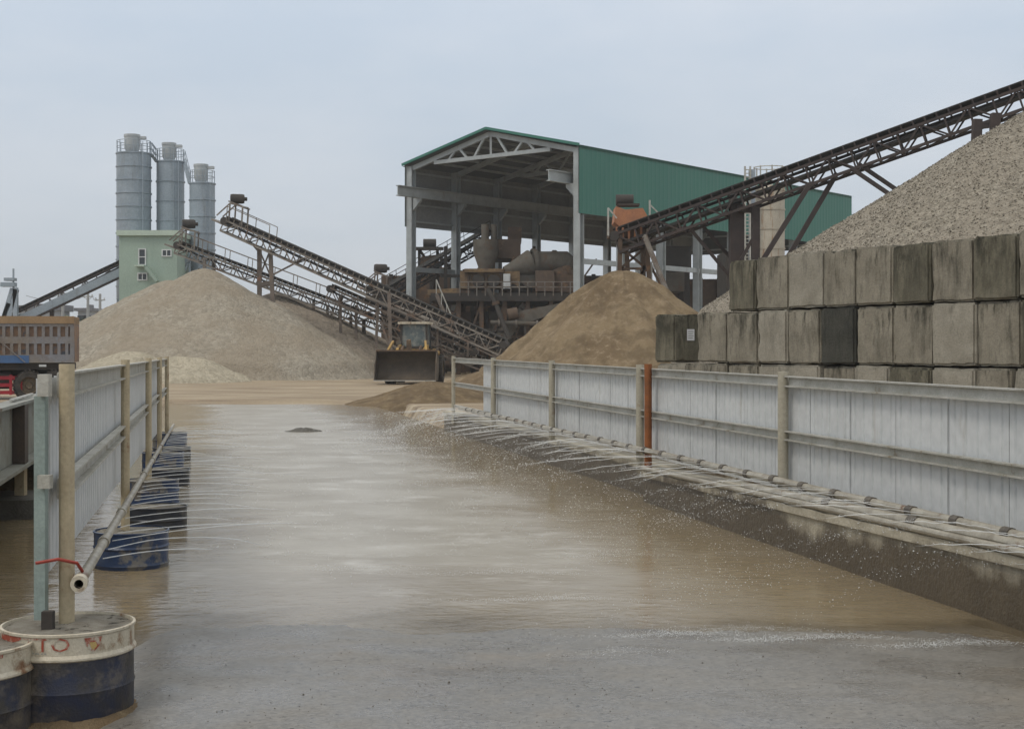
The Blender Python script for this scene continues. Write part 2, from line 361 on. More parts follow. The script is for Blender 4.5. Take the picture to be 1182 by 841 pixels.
def water_mat():
    m, nt, b = new_mat('muddy_water')
    v = pos(nt)
    col = mixc(nt, noise_fac(nt, v, .25, 4, .5), (.215,.165,.095), (.265,.21,.13))
    sp = nt.nodes.new('ShaderNodeSeparateXYZ'); nt.links.new(v, sp.inputs[0])
    la = math_(nt, 'ADD', sp.outputs[0], math_(nt, 'MULTIPLY', sp.outputs[1], SL))      # distance across the lane
    lw = math_(nt, 'ADD', la, math_(nt, 'MULTIPLY', noise_fac(nt, v, .5, 4, .6, .2, .8), 1.6))
    up_ = N(nt, 'ShaderNodeMapRange'); up_.interpolation_type = 'SMOOTHSTEP'; up_.inputs['From Min'].default_value = .2; up_.inputs['From Max'].default_value = 1.6; nt.links.new(lw, up_.inputs['Value'])
    dn_ = N(nt, 'ShaderNodeMapRange'); dn_.interpolation_type = 'SMOOTHSTEP'; dn_.inputs['From Min'].default_value = 5.2; dn_.inputs['From Max'].default_value = 3.4; nt.links.new(lw, dn_.inputs['Value'])
    nr_ = N(nt, 'ShaderNodeMapRange'); nr_.interpolation_type = 'SMOOTHSTEP'; nr_.inputs['From Min'].default_value = 8.6; nr_.inputs['From Max'].default_value = 12.5; nr_.inputs['To Min'].default_value = .25; nt.links.new(sp.outputs[1], nr_.inputs['Value'])
    churn = math_(nt, 'MULTIPLY', math_(nt, 'MULTIPLY', up_.outputs[0], dn_.outputs[0]), nr_.outputs[0])                          # aerated silt where the jets land
    col = mixc(nt, churn, col, mixc(nt, noise_fac(nt, pos(nt, (.8,1.2,1)), .9, 6, .62), (.285,.25,.19), (.40,.37,.31)))
    fo = pos(nt, (.85, 1.25, 1))
    f1 = noise_fac(nt, fo, 1.3, 7, .68, .54, .76)
    foam = math_(nt, 'MULTIPLY', f1, math_(nt, 'MULTIPLY_ADD', churn, .7))
    for n in nt.nodes:
        if n.type == 'MATH' and n.operation == 'MULTIPLY_ADD': n.inputs[2].default_value = .15
    f3 = noise_fac(nt, pos(nt, (1.0, 1.8, 1)), 3.0, 6, .75, .66, .76)
    foam = math_(nt, 'MAXIMUM', foam, math_(nt, 'MULTIPLY', f3, .4))
    col = mixc(nt, foam, col, (.60,.58,.53))
    nt.links.new(col, b.inputs['Base Color'])
    rr = N(nt, 'ShaderNodeMapRange'); rr.inputs['To Min'].default_value = .10; rr.inputs['To Max'].default_value = .30
    nt.links.new(math_(nt, 'MAXIMUM', foam, churn), rr.inputs['Value']); nt.links.new(rr.outputs[0], b.inputs['Roughness'])
    # the first centimetres over the sunken ramp are clear enough to see the concrete
    dp = N(nt, 'ShaderNodeMapRange'); dp.interpolation_type = 'SMOOTHSTEP'; dp.inputs['From Min'].default_value = 7.6; dp.inputs['From Max'].default_value = 9.7
    dp.inputs['To Min'].default_value = .12
    yy = math_(nt, 'ADD', sp.outputs[1], math_(nt, 'MULTIPLY', math_(nt, 'SUBTRACT', noise_fac(nt, v, 1.1, 5, .6, .2, .8), .5), 1.5))
    lf = N(nt, 'ShaderNodeMapRange'); lf.inputs['From Min'].default_value = -.1; lf.inputs['From Max'].default_value = -.7; nt.links.new(la, lf.inputs['Value'])
    nt.links.new(yy, dp.inputs['Value'])
    mur = math_(nt, 'MAXIMUM', dp.outputs[0], lf.outputs[0])
    trn = nt.nodes.new('ShaderNodeBsdfTransparent'); mxs = nt.nodes.new('ShaderNodeMixShader'); nt.links.new(mur, mxs.inputs[0])
    ou = [n for n in nt.nodes if n.type == 'OUTPUT_MATERIAL'][0]
    nt.links.new(trn.outputs[0], mxs.inputs[1]); nt.links.new(b.outputs[0], mxs.inputs[2]); nt.links.new(mxs.outputs[0], ou.inputs[0])
    b.inputs['IOR'].default_value = 1.33
    w1 = N(nt, 'ShaderNodeTexNoise', Scale=2.2, Detail=5, Roughness=.6); nt.links.new(pos(nt, (.9, 1.5, 1), (0,0,.12)), w1.inputs['Vector'])
    w2 = N(nt, 'ShaderNodeTexNoise', Scale=9, Detail=3, Roughness=.55); nt.links.new(pos(nt, (.9, 1.3, 1), (0,0,-.2)), w2.inputs['Vector'])
    hh = math_(nt, 'ADD', w1.outputs[0], math_(nt, 'MULTIPLY', w2.outputs[0], .35))
    bump(nt, b, hh, .30, .035)
    return m
m_water = water_mat()
def jet_mat():
    m, nt, b = new_mat('white_spray')
    b.inputs['Base Color'].default_value = (.86,.88,.88,1); b.inputs['Roughness'].default_value = .2; b.inputs['IOR'].default_value = 1.33
    tr = nt.nodes.new('ShaderNodeBsdfTransparent'); mx = nt.nodes.new('ShaderNodeMixShader'); mx.inputs[0].default_value = .48
    out = [n for n in nt.nodes if n.type == 'OUTPUT_MATERIAL'][0]
    nt.links.new(tr.outputs[0], mx.inputs[1]); nt.links.new(b.outputs[0], mx.inputs[2]); nt.links.new(mx.outputs[0], out.inputs[0])
    return m
m_jet = jet_mat()
def leaf_mat():
    m, nt, b = new_mat('far_foliage')
    col = mixc(nt, noise_fac(nt, pos(nt), .8, 3), (.045,.070,.030), (.10,.12,.05))
    nt.links.new(col, b.inputs['Base Color']); b.inputs['Roughness'].default_value = .8
    return m
m_leaf = leaf_mat()

# ------------------------------------------------------------------ ground, water, slab
def gz(a, Y):
    """ground height in lane coordinates"""
    pool = smooth(-.1, .25, min(a + 1.2, 6.2 - a)) * smooth(5.2, 6.2, Y) * (1 - smooth(43.0, 47.5, Y + .8*nz(a, Y, 0, .35)))
    left = smooth(.0, .35, min(-.25 - a, a + 6.0)) * smooth(4.6, 5.2, Y) * (1 - smooth(26, 31, Y))
    p = max(pool, left)
    z = .0 + .03*nz(a*.4, Y*.4) * smooth(36, 50, Y)
    yard = smooth(5.35, 5.55, a) * (1 - smooth(31, 34, Y))
    z = z*(1-yard) + .36*yard
    z -= .42 * p * (1 - yard)
    far = smooth(35, 60, Y)
    z += far * .05 * nz(a, Y, 3, .16)
    return z
def grid_obj(name, As, Ys, zf, mat):
    mb = MB(); nA = len(As)
    mb.v = [L(a, y, zf(a, y)) for y in Ys for a in As]
    mb.f = [(j*nA+i, j*nA+i+1, (j+1)*nA+i+1, (j+1)*nA+i) for j in range(len(Ys)-1) for i in range(nA-1)]
    o = mb.build(name, mat, smooth=60)
    return o
def frange(a, b, s):
    n = int(round((b-a)/s)); return [a + (b-a)*i/n for i in range(n+1)]
As = [-3000,-1200,-500,-250,-130,-80,-50,-36,-26,-19,-14,-10,-8] + frange(-6.6, 6.6, .12) + [7.5,9,11,14,19,26,36,50,80,130,250,500,1200,3000]
Ys = [-400,-100,-30,-8,0,2.5] + frange(4.2, 12, .2) + frange(12.6, 60, .6) + [63,67,72,78,85,95,110,140,200,350,700,1500,4000]
tag(grid_obj('ground', As, Ys, gz, m_ground), kind='structure')
def water_grid():
    As = frange(-6.5, 5.34, .37); Ys = frange(4.3, 49, .745)
    return grid_obj('water', As, Ys, lambda a, y: WZ, m_water)
tag(water_grid(), kind='structure')
def slab_z(a, Y):
    s = .012 - .175*smooth(6.0, 10.7, Y + .25*nz(a, Y, 5, .8)) - .05*smooth(-.15, -.55, a)
    s -= .20*smooth(11.2, 12.0, Y)
    s -= .035*smooth(3.6, 5.2, a + .5*nz(a, Y, 2, .5)) * smooth(6, 8, Y)
    return s + .010*nz(a, Y, 1, 1.6) + .005*nz(a, Y, 9, 7) + .003*nz(a, Y, 3, 18)
slabA = frange(-.62, 4.98, .05); slabY = frange(1.2, 12.0, .06)
tag(grid_obj('pavement', slabA, slabY, slab_z, m_slab), kind='structure')

rp_ = random.Random(5); pb = MB()
for k in range(1600):
    a_, Y = rp_.uniform(-.5, 4.9), 3.2 + 5.8*rp_.random()**.9
    r_ = rp_.uniform(.0012, .0032)*(1.9 if rp_.random() < .03 else 1); p = L(a_, Y, slab_z(a_, Y) + r_*.4)
    pb.add([p+Vector((r_*1.3,0,0)), p-Vector((r_*1.2,0,0)), p+Vector((0,r_*1.4,0)), p-Vector((0,r_,0)), p+Vector((0,0,r_*.9)), p-Vector((0,0,r_))],
           [(0,2,4),(2,1,4),(1,3,4),(3,0,4),(2,0,5),(1,2,5),(3,1,5),(0,3,5)])
tag(pb.build('grit', MAT('wet_grit', (.07,.062,.05), (.16,.145,.12), 40, .7), smooth=0), kind='stuff', label='scattered wet grit and pebbles on the grey pavement', cat='grit')

# ------------------------------------------------------------------ left fence, its barrels and pipe
LP = [6.56, 11.46, 16.3, 20.3, 24.4]
aL = -.64
def ltop(Y): return 1.515 - .002*(Y-6.5)
lane = Vector((-SL, 1, 0)).normalized(); side = Vector((1, SL, 0)).normalized()
fl = thing('panel_fence', 'left grey sheet fence with cream tube posts standing in barrels beside the pool', 'fence', L(aL, 6.56, 0))
for i, Y in enumerate(LP):
    zt = ltop(Y) + .045
    MB().tube([L(aL+.008, Y, .36 if i == 0 else .10), L(aL+.008, Y, zt)], .036, 12).build('post', m_post, fl)
for (z0, hh, nm) in ((0, .105, 'top_rail'), (-.49, .085, 'middle_rail')):
    for i in range(len(LP)-1):
        y0, y1 = LP[i]+.03, LP[i+1]-.03
        mb = MB(); p, q = L(aL-.035, y0, ltop(y0)+z0-hh/2), L(aL-.035, y1, ltop(y1)+z0-hh/2)
        mb.beam(p, q, .012, hh)
        mb.beam(p+Vector((.022,0,hh/2)), q+Vector((.022,0,hh/2)), .05, .012)
        mb.beam(p+Vector((.022,0,-hh/2)), q+Vector((.022,0,-hh/2)), .05, .012)
        mb.build('rail', m_rail, fl)
def corr_sheet(a, y0, y1, zb0, zb1, zt0, zt1, sgn, pitch=.155, depth=.011, n=None):
    """one ribbed sheet in a lane-parallel fence, its long edges folded back; sgn is the visible side"""
    prof = [(0, -.05), (.0015, 0)]
    ln = y1 - y0; k = max(1, round(ln/pitch))
    for j in range(k):
        b = j*ln/k; w = ln/k
        prof += [(b+.40*w, 0), (b+.45*w, -depth), (b+.58*w, -depth), (b+.63*w, 0)]
    prof += [(ln-.0015, 0), (ln, -.05)]
    mb = MB(); m = len(prof)
    for row in (0, .5, 1):
        for s_, d in prof:
            Y = y0 + s_; t = s_/ln
            z = (zb0 + (zb1-zb0)*t)*(1-row) + (zt0 + (zt1-zt0)*t)*row
            mb.v.append(L(a, Y, z) + side*(sgn*d))
    mb.f = [(r*m+i, r*m+i+1, (r+1)*m+i+1, (r+1)*m+i) for r in range(2) for i in range(m-1)]
    return mb
y = 6.50
while y < 24.3:
    y1 = min(y + .78, 24.4)
    corr_sheet(aL-.075, y, y1-.006, .60-.016*(y-6.5), .60-.016*(y1-6.5), ltop(y)-.02, ltop(y1)-.02, 1).build('panel', m_sheet, fl, smooth=10)
    y = y1
MB().beam(L(aL-.10, 6.47, .40), L(aL-.10, 6.47, ltop(6.47)-.1), .05, .05).build('channel', m_teal, fl)
MB().box(L(aL-.105, 6.42, ltop(6.4)-.10)-Vector((.0,.02,0)), L(aL-.055, 6.42, ltop(6.4)+.0)+Vector((.0,.03,0))).build('bracket', m_rail, fl)
MB().box(L(aL-.105, 6.42, 1.0)-Vector((.0,.02,0)), L(aL-.06, 6.42, 1.06)+Vector((.01,.03,0))).build('bracket', m_rail, fl)
MB().box(L(aL-.085, 6.38, .36)-Vector((.005,.0,0)), L(aL-.045, 6.38, .45)+Vector((.005,.04,0))).build('bracket', m_dark, fl)

def lpz(Y): return .585 - .0165*(Y-6.4)
lp = thing('spray_pipe', 'long grey spray pipe with a red valve handle along the foot of the left fence', 'pipe', L(aL+.09, 6.3, 0))
ap = aL + .085
MB().lathe([(.020,0),(.025,0),(.025,.1),(.025,20.4),(.020,20.4)], L(ap, 6.36, lpz(6.36)), (L(ap, 26.6, lpz(26.6))-L(ap, 6.36, lpz(6.36))), 14).build('pipe', m_pipe, lp)
MB().lathe([(.020,-.05),(.037,-.05),(.037,0.02),(.033,.05),(.026,.05)], L(ap, 6.36, lpz(6.36)), lane, 18).build('coupling', m_cream, lp)
for Y in (7.9, 9.6, 13.2, 15.4, 18.3, 22.0):
    MB().lathe([(.025,-.05),(.033,-.05),(.033,.05),(.025,.05)], L(ap, Y, lpz(Y)), lane, 14).build('coupling', m_pipe, lp)
MB().tube([L(ap, 6.50, lpz(6.5)+.03), L(ap-.02, 6.45, lpz(6.5)+.075), L(ap-.10, 6.40, lpz(6.5)+.10), L(ap-.20, 6.38, lpz(6.5)+.085)], .008, 6).build('handle', m_redp, lp)

# barrels
BR = .29
def barrel(kind):
    t = thing('barrel', 'x', 'barrel')
    rim = .375
    if kind == 'cream':
        MB().lathe([(BR,-.45),(BR,.10),(BR+.006,.115),(BR,.13),(BR,.255)], seg=48).build('drum_body', m_navy, t)
        MB().lathe([(BR,.2551),(BR+.011,.262),(BR+.011,.270),(BR+.001,.285),(BR+.001,.362),(BR+.008,.368),(BR+.008,.378),(BR-.004,.380),(BR-.008,.36)], seg=48).build('cream_band', m_cream, t)
    else:
        MB().lathe([(BR,-.60),(BR,.10),(BR+.009,.12),(BR,.14),(BR,.24),(BR+.009,.255),(BR,.27),(BR,.362),(BR+.007,.368),(BR+.007,.378),(BR-.004,.380),(BR-.008,.36)], seg=48).build('drum_body', m_blue, t)
    mb = MB(); nr, ns = 9, 40
    mb.v.append(Vector((0,0,.372)))
    for i in range(1, nr+1):
        for k in range(ns):
            r = (BR-.006)*i/nr; th = 2*math.pi*k/ns
            x, y_ = r*math.cos(th), r*math.sin(th)
            z = .366 + .010*nz(x, y_, 0, 9) + .006*nz(x, y_, 4, 25) + .006*(1-i/nr)
            mb.v.append(Vector((x, y_, z)))
    mb.f = [(0, 1+k, 1+(k+1)%ns) for k in range(ns)]
    mb.f += [(1+(i-1)*ns+k, 1+i*ns+k, 1+i*ns+(k+1)%ns, 1+(i-1)*ns+(k+1)%ns) for i in range(1, nr) for k in range(ns)]
    mb.build('concrete_fill', m_fill, t, smooth=50)
    return t
def wrap_patch(poly_uv, rad, off=.0022):
    """flat outline (arc length u from the drum's front, height v) laid on the drum wall"""
    cu = sum(p[0] for p in poly_uv)/len(poly_uv); cv = sum(p[1] for p in poly_uv)/len(poly_uv)
    mb = MB(); pts = []
    for i, (u, v) in enumerate(poly_uv):
        u2, v2 = poly_uv[(i+1) % len(poly_uv)]
        for k in range(6): pts.append((u+(u2-u)*k/6, v+(v2-v)*k/6))
    rings = [[(cu+(u-cu)*s, cv+(v-cv)*s) for u, v in pts] for s in (1, .66, .33)] 
    def w(u, v):
        th = -math.pi/2 + u/rad; return Vector(((rad+off)*math.cos(th), (rad+off)*math.sin(th), v))
    n = len(pts)
    for r in rings: mb.v += [w(*p) for p in r]
    mb.v.append(w(cu, cv))
    for j in range(2): mb.f += [(j*n+i, j*n+(i+1)%n, (j+1)*n+(i+1)%n, (j+1)*n+i) for i in range(n)]
    mb.f += [(2*n+i, 2*n+(i+1)%n, 3*n) for i in range(n)]
    return mb
def text_mesh(body, size):
    c = bpy.data.curves.new('lettering', 'FONT'); c.body = body; c.size = size; c.resolution_u = 2
    o = bpy.data.objects.new('lettering', c); COL.objects.link(o)
    bpy.context.view_layer.update()
    me = bpy.data.meshes.new_from_object(o.evaluated_get(bpy.context.evaluated_depsgraph_get()))
    vs = [v.co.copy() for v in me.vertices]; fs = [tuple(p.vertices) for p in me.polygons]
    bpy.data.objects.remove(o); bpy.data.curves.remove(c); bpy.data.meshes.remove(me)
    return vs, fs
def wrap_text(body, size, u0, v0, mat, parent, sx=1.0):
    vs, fs = text_mesh(body, size)
    mb = MB(); rad = BR + .001
    for p in vs:
        th = -math.pi/2 + (u0 + p.x*sx)/rad
        mb.v.append(Vector(((rad+.003)*math.cos(th), (rad+.003)*math.sin(th), v0 + p.y)))
    mb.f = fs
    return mb.build('lettering', mat, parent, smooth=0)

b1 = barrel('cream'); b1.name = 'barrel'
wrap_text('TTO', .085, -.118, .306, m_redpaint, b1, 1.25)
wrap_patch([(-.30,.366),(-.13,.366),(-.13,.352),(-.18,.338),(-.30,.338)], BR+.001).build('red_print', m_redpaint, b1)
for u in (-.13,-.115,-.10,-.088,-.07,-.055,-.045,-.03,-.015):
    wrap_patch([(u,.296),(u+.009,.296),(u+.009,.300),(u,.300)], BR+.001).build('faded_print', m_greyprint, b1)
wrap_patch([(.155,.358),(.235,.358),(.225,.322),(.195,.292),(.165,.322)], BR+.001).build('crest', m_redpaint, b1)
wrap_patch([(.178,.338),(.205,.338),(.212,.32),(.195,.303),(.182,.318)], BR+.001, .0036).build('crest_mark', m_gold, b1)
tag(b1, 'cream and navy barrel with a red crest at the foot of the nearest cream post', 'barrel')
b1.location = (XY(79, 6.5), 6.5, 0.0)
b2 = barrel('cream')
wrap_patch([(.02,.366),(.27,.366),(.27,.350),(.20,.342),(.10,.348),(.02,.345)], BR+.001).build('red_print', m_redpaint, b2)
ring = [(.13+.055*math.cos(k*math.pi/8), .31+.034*math.sin(k*math.pi/8)) for k in range(16)]
wrap_patch(ring, BR+.001).build('round_print', m_redpaint, b2)
wrap_patch([(.13+.046*math.cos(k*math.pi/8), .31+.027*math.sin(k*math.pi/8)) for k in range(16)], BR+.001, .0034).build('round_print', m_cream, b2)
wrap_patch([(.215,.325),(.235,.34),(.255,.325),(.25,.29),(.22,.287)], BR+.001).build('crest_mark', m_gold, b2)
tag(b2, 'cream and navy barrel with red ring print, cut by the left edge', 'barrel')
b2.location = (XY(-42, 6.2), 6.2, -.03)
bp = barrel('blue')
spots = [(11.4, -.19, 'blue drum standing in water under the second cream post'),
         (16.2, -.22, 'blue drum in water under the third cream post from the front'),
         (20.3, -.20, 'blue drum in water under the fourth cream post from the front'),
         (24.4, -.16, 'blue drum in water under the last cream post of the left fence')]
for i, (Y, z, lab) in enumerate(spots):
    o = bp if i == 0 else dup(bp)
    o.location = L(-.58, Y, z); o.rotation_euler.z = i*1.7
    tag(o, lab, 'barrel', 'blue drums under the left fence')
m_drk = MAT('dark_wet_drum', (.022,.028,.042), (.045,.045,.045), 5, .35, 0, .1, c3=(.12,.11,.09), s3=2.4, lo3=.54, hi3=.66)
def darken(o):
    for c_ in kids(o):
        if c_.name.startswith('drum_body'): c_.material_slots[0].link = 'OBJECT'; c_.material_slots[0].material = m_drk
for Y, a_, lab in ((13.9, -.46, 'dark drum in water midway between the second and third posts'), (22.4, -.5, 'dark drum in water midway between the last two posts'), (18.3, -.48, 'dark drum in water midway between the third and fourth posts')):
    o = dup(bp); darken(o); o.location = L(a_, Y, -.27); o.rotation_euler.z = Y
    tag(o, lab, 'barrel', 'blue drums under the left fence')
# dirt heaped round the nearest barrel
mb = MB(); ns, nr = 60, 9
for i in range(nr):
    for k in range(ns):
        th = 2*math.pi*k/ns; r = .27 + .20*i/(nr-1)*(1+.4*nz(math.cos(th)*2, math.sin(th)*2, 3))
        x, y_ = b1.location.x + r*math.cos(th), b1.location.y + r*math.sin(th)
        mb.v.append(Vector((x, y_, -.13 + .14*(1-i/(nr-1))**.8 + .02*nz(x, y_, 0, 14) + .012*nz(x, y_, 5, 40))))
mb.f = [(i*ns+k, (i+1)*ns+k, (i+1)*ns+(k+1)%ns, i*ns+(k+1)%ns) for i in range(nr-1) for k in range(ns)]
tag(mb.build('dirt', m_sandd, smooth=60), kind='stuff', label='wet dirt and crumbs heaped round the foot of the cream barrel', cat='dirt')

# ------------------------------------------------------------------ weighbridge girder at far left
wb = thing('weighbridge', 'grey steel ribbed weighbridge on short posts over water at left', 'weighbridge', L(-1.95, 6, 0))
aG = -1.95; G0, G1 = 6.0, 27.0
mb = MB(); mb.beam(L(aG, G0, .78), L(aG, G1, .78), .02, .60); mb.build('web', m_girder, wb)
MB().beam(L(aG+.02, G0, 1.09), L(aG+.02, G1, 1.09), .22, .03).build('top_flange', m_girder, wb)
MB().beam(L(aG+.03, G0, .455), L(aG+.03, G1, .455), .26, .035).build('bottom_flange', m_girder, wb)
y = G0 + .5
while y < G1:
    MB().obox(L(aG+.075, y, .775), side*.12, lane*.30, Vector((0,0,.595))).build('rib', m_rib, wb); y += 2.68
MB().obox(L(aG-1.65, (G0+G1)/2, .47), side*3.0, Vector((-SL*(G1-G0), (G1-G0), 0)), Vector((0,0,.06))).build('deck', m_rusty, wb)
MB().beam(L(aG-3.3, G0, .78), L(aG-3.3, G1, .78), .02, .6).build('web', m_girder, wb)
for Y in (8.8, 15.0, 21.2, 26):
    MB().beam(L(aG+.02, Y, -.0), L(aG+.02, Y, .437), .10, .10).build('post', m_post, wb)
    MB().beam(L(aG-3.2, Y, -.0), L(aG-3.2, Y, .437), .10, .10).build('post', m_post, wb)
    MB().obox(L(aG-1.5, Y-.3, -.05), side*3.6, lane*1.1, Vector((0,0,.30))).build('footing', m_concB, wb)
MB().tube([L(aG+.02, 14.2, 1.125), L(aG+.03, 15.9, 1.135)], .018, 6).build('rod', m_rail, wb)

# ------------------------------------------------------------------ right wall, pipes, fence
aW, aR = 5.03, 5.24
def wtop(Y): return .37 - .014*(Y-8.7)
def wall_mb(a0, a1, Y0, Y1, top, step=.12):
    mb = MB(); n = int((Y1-Y0)/step); prof = []
    for j in range(n+1):
        Y = Y0 + (Y1-Y0)*j/n; zt = top(Y)
        row = [(a0, -.6), (a0, -.15), (a0, .0), (a0, zt-.085), (a0-.035, zt-.08), (a0-.035, zt-.012), ((a0+a1)/2, zt+.004), (a1, zt), (a1, -.6)]
        for i, (a, z) in enumerate(row):
            d = .012*nz(Y*1.7, z*3, a) + .006*nz(Y*7, z*8, a)
            if i == 5: d += .03*max(0, nz(Y*2.3, 7, 1)); z -= .02*max(0, nz(Y*3.1, 3, 2))
            mb.v.append(L(a + d, Y, z))
    m = 9
    mb.f = [(j*m+i, j*m+i+1, (j+1)*m+i+1, (j+1)*m+i) for j in range(n) for i in range(m-1)]
    mb.f += [tuple(range(m)), tuple(n*m+i for i in reversed(range(m)))]
    return mb
rw = thing('retaining_wall', 'wet stained low concrete wall of the wash pool carrying the right fence', 'wall', L(aW, 8, 0))
wall_mb(aW, 5.62, 3.0, 16.25, wtop).build('wall', m_conc, rw, smooth=40)
wall_mb(5.25, 5.66, 16.26, 31.0, lambda Y: .30+.002*(Y-16)).build('wall', m_conc, rw, smooth=40)
def rtop(Y): return 1.372 + .0050*(Y-9.07)
def rmid(Y): return .885 + .0040*(Y-9.07)
def rbot(Y): return .455 + .001*(Y-9.07)
RPO = [4.55, 8.72, 12.8, 17.0, 21.3, 25.6, 29.7]
fr = thing('panel_fence', 'right grey sheet fence with rails along the concrete wash wall', 'fence', L(aR, 8, .3))
for i, Y in enumerate(RPO):
    MB().tube([L(aR-.02, Y, (.30 if Y < 29 else 0.1)), L(aR-.02, Y, rtop(Y)+.045)], .048 if i < 6 else .04, 14).build('post', m_postg, fr)
tag(MB().tube([L(aR-.06, 16.56, -.1), L(aR-.06, 16.56, rtop(16.5)+.06)], .044, 12).build('post', m_rustpost, fr), 'orange rusted post')
for f_, hh in ((rtop, .085), (rmid, .075)):
    for i in range(len(RPO)-1):
        y0, y1 = RPO[i]+.04, RPO[i+1]-.04
        p, q = L(aR+.02, y0, f_(y0)), L(aR+.02, y1, f_(y1))
        mb = MB(); mb.beam(p-Vector((0,0,hh/2)), q-Vector((0,0,hh/2)), .012, hh)
        mb.beam(p-side*.024, q-side*.024, .05, .012)
        mb.beam(p-side*.024-Vector((0,0,hh)), q-side*.024-Vector((0,0,hh)), .05, .012)
        mb.build('rail', m_rail, fr)
mb = MB().beam(L(aR, 26.2, rbot(26)+.0), L(aR, 29.66, rbot(29)), .05, .05); mb.build('rail', m_rail, fr)
y = 4.0
while y < 26.2:
    y1 = y + .765
    corr_sheet(aR+.062+random.uniform(-.006,.006), y, y1-.018, rbot(y)-.10, rbot(y1)-.10, rtop(y)-.01, rtop(y1)-.01, -1).build('panel', m_sheet, fr, smooth=10)
    y = y1
pA = thing('spray_pipe', 'cream spray pipe with dark couplings along the foot of the right fence', 'pipe', L(5.13, 6, .46))
MB().tube([L(5.13, Y, .45+.001*Y + .008*nz(Y,0,0,.9)) for Y in frange(3.6, 28.5, .5)], .033, 12).build('pipe', m_pipe, pA)
y = 4.1
while y < 28:
    MB().lathe([(.033,-.045),(.041,-.045),(.041,.045),(.033,.045)], L(5.13, y, .45+.001*y+.008*nz(y,0,0,.9)), lane, 12).build('coupling', m_pipec, pA); y += .62
pB = thing('water_pipe', 'thicker brown stained pipe lying on the wall below the spray pipe', 'pipe', L(5.15, 6, .4))
MB().tube([L(5.11+.012*(Y-8)*0+.02*nz(Y,2,0,.3), Y, wtop(Y)+.042) for Y in frange(3.6, 13.4, .4)], .042, 12).build('pipe', m_pipe, pB)
for Y in (5.2, 8.3, 10.2, 11.6): MB().lathe([(.042,-.06),(.052,-.06),(.052,.06),(.042,.06)], L(5.11, Y, wtop(Y)+.042), lane, 12).build('coupling', m_pipec, pB)
pC = MB().tube([L(5.0+.02*nz(Y,5,0,.4), Y, wtop(Y)+.022) for Y in frange(3.6, 16.2, .4)], .026, 10).build('water_pipe', m_pipe, org=L(5.0, 6, .3))
tag(pC, 'thin grey pipe lying along the outer edge of the wash wall', 'pipe')

# ------------------------------------------------------------------ water jets
y = 6.9
jl = []
while y < 25.5:
    y += random.uniform(.28, .62)
    z0 = lpz(y)-.03; Ln = random.uniform(1.8, 4.2); dr = Vector((random.uniform(.30,.62), .85, 0)).normalized()
    p0 = L(ap+.03, y, z0); vz = random.uniform(.02, .12); zend = WZ
    pts = []; kk = vz + (z0 - zend)*.9
    n = 14; stop = random.uniform(.3, .62)
    fn = lambda t: p0 + dr*Ln*t + Vector((0, 0, vz*t - kk*t*t))
    for i in range(n+1):
        t = stop*i/n
        pts.append(fn(t) + Vector((.010*nz(t*5, y, 2), 0, .008*nz(t*6, y, 0))))
    r0 = .0019 + .00009*y
    o = MB().tube(pts, [r0*(1+.8*i/n+.45*nz(i*.9, y))*(1 if i < n-2 else (n-i+.2)/3) for i in range(n+1)], 6).build('water_jet', m_jet, org=p0)
    tag(o, 'thin white water jet squirting from the left spray pipe over the pool', 'water jet', 'jets from the left spray pipe')
    for j in range(26):
        t = random.uniform(stop*.8, 1.05); sp = .015+.05*t*t
        jl.append(fn(t) + Vector((random.gauss(0, sp), random.gauss(0, sp), random.gauss(0, sp*.4)+.01)))
drops = MB()
def drop(p, r):
    p = Vector(p); e = random.uniform(.8, 1.7)
    drops.add([p+Vector((r*e,0,0)), p-Vector((r*e,0,0)), p+Vector((0,r,0)), p-Vector((0,r,0)), p+Vector((0,0,r)), p-Vector((0,0,r))],
              [(0,2,4),(2,1,4),(1,3,4),(3,0,4),(2,0,5),(1,2,5),(3,1,5),(0,3,5)])
for p in jl: drop(p, random.uniform(.0015, .004)*(1+.02*p.y))
y = 7.2
while y < 28.4:
    y += random.uniform(.20, .40)
    p0 = L(5.10, y, .47); Ln = random.uniform(1.6, 3.6)
    dr = Vector((-random.uniform(.75, 1.0), random.uniform(-.05, .75), 0)).normalized()
    vz = random.uniform(.0, .32); kk = vz + (.47 - WZ)
    fn = lambda t: p0 + dr*Ln*t + Vector((0, 0, vz*t - kk*t*t))
    n = 14; stop = random.uniform(.16, .40) if y < 13 else random.uniform(.30, .60)
    pts = [fn(stop*i/n) + Vector((.01*nz(i*.6, y, 2), 0, .012*nz(i*.7, y, 0))) for i in range(n+1)]
    r0 = .0013 + .00008*y
    o = MB().tube(pts, [r0*(1+.7*i/n+.5*nz(i*1.1, y))*(1 if i < n-2 else (n-i+.2)/3) for i in range(n+1)], 6).build('water_jet', m_jet, org=p0)
    tag(o, 'thin white water jet arcing from the right spray pipe over the pool', 'water jet', 'jets from the right spray pipe')
    for j in range(230):
        t = random.uniform(stop*.5, 1.05)**.85; sp = .008 + .085*t*t
        drop(fn(t) + Vector((random.gauss(0, sp), random.gauss(0, sp), random.gauss(0, sp*.5)+.01)), random.uniform(.0007, .0021)*(.55+.09*y)*(1.6 if random.random() < .07 else 1))
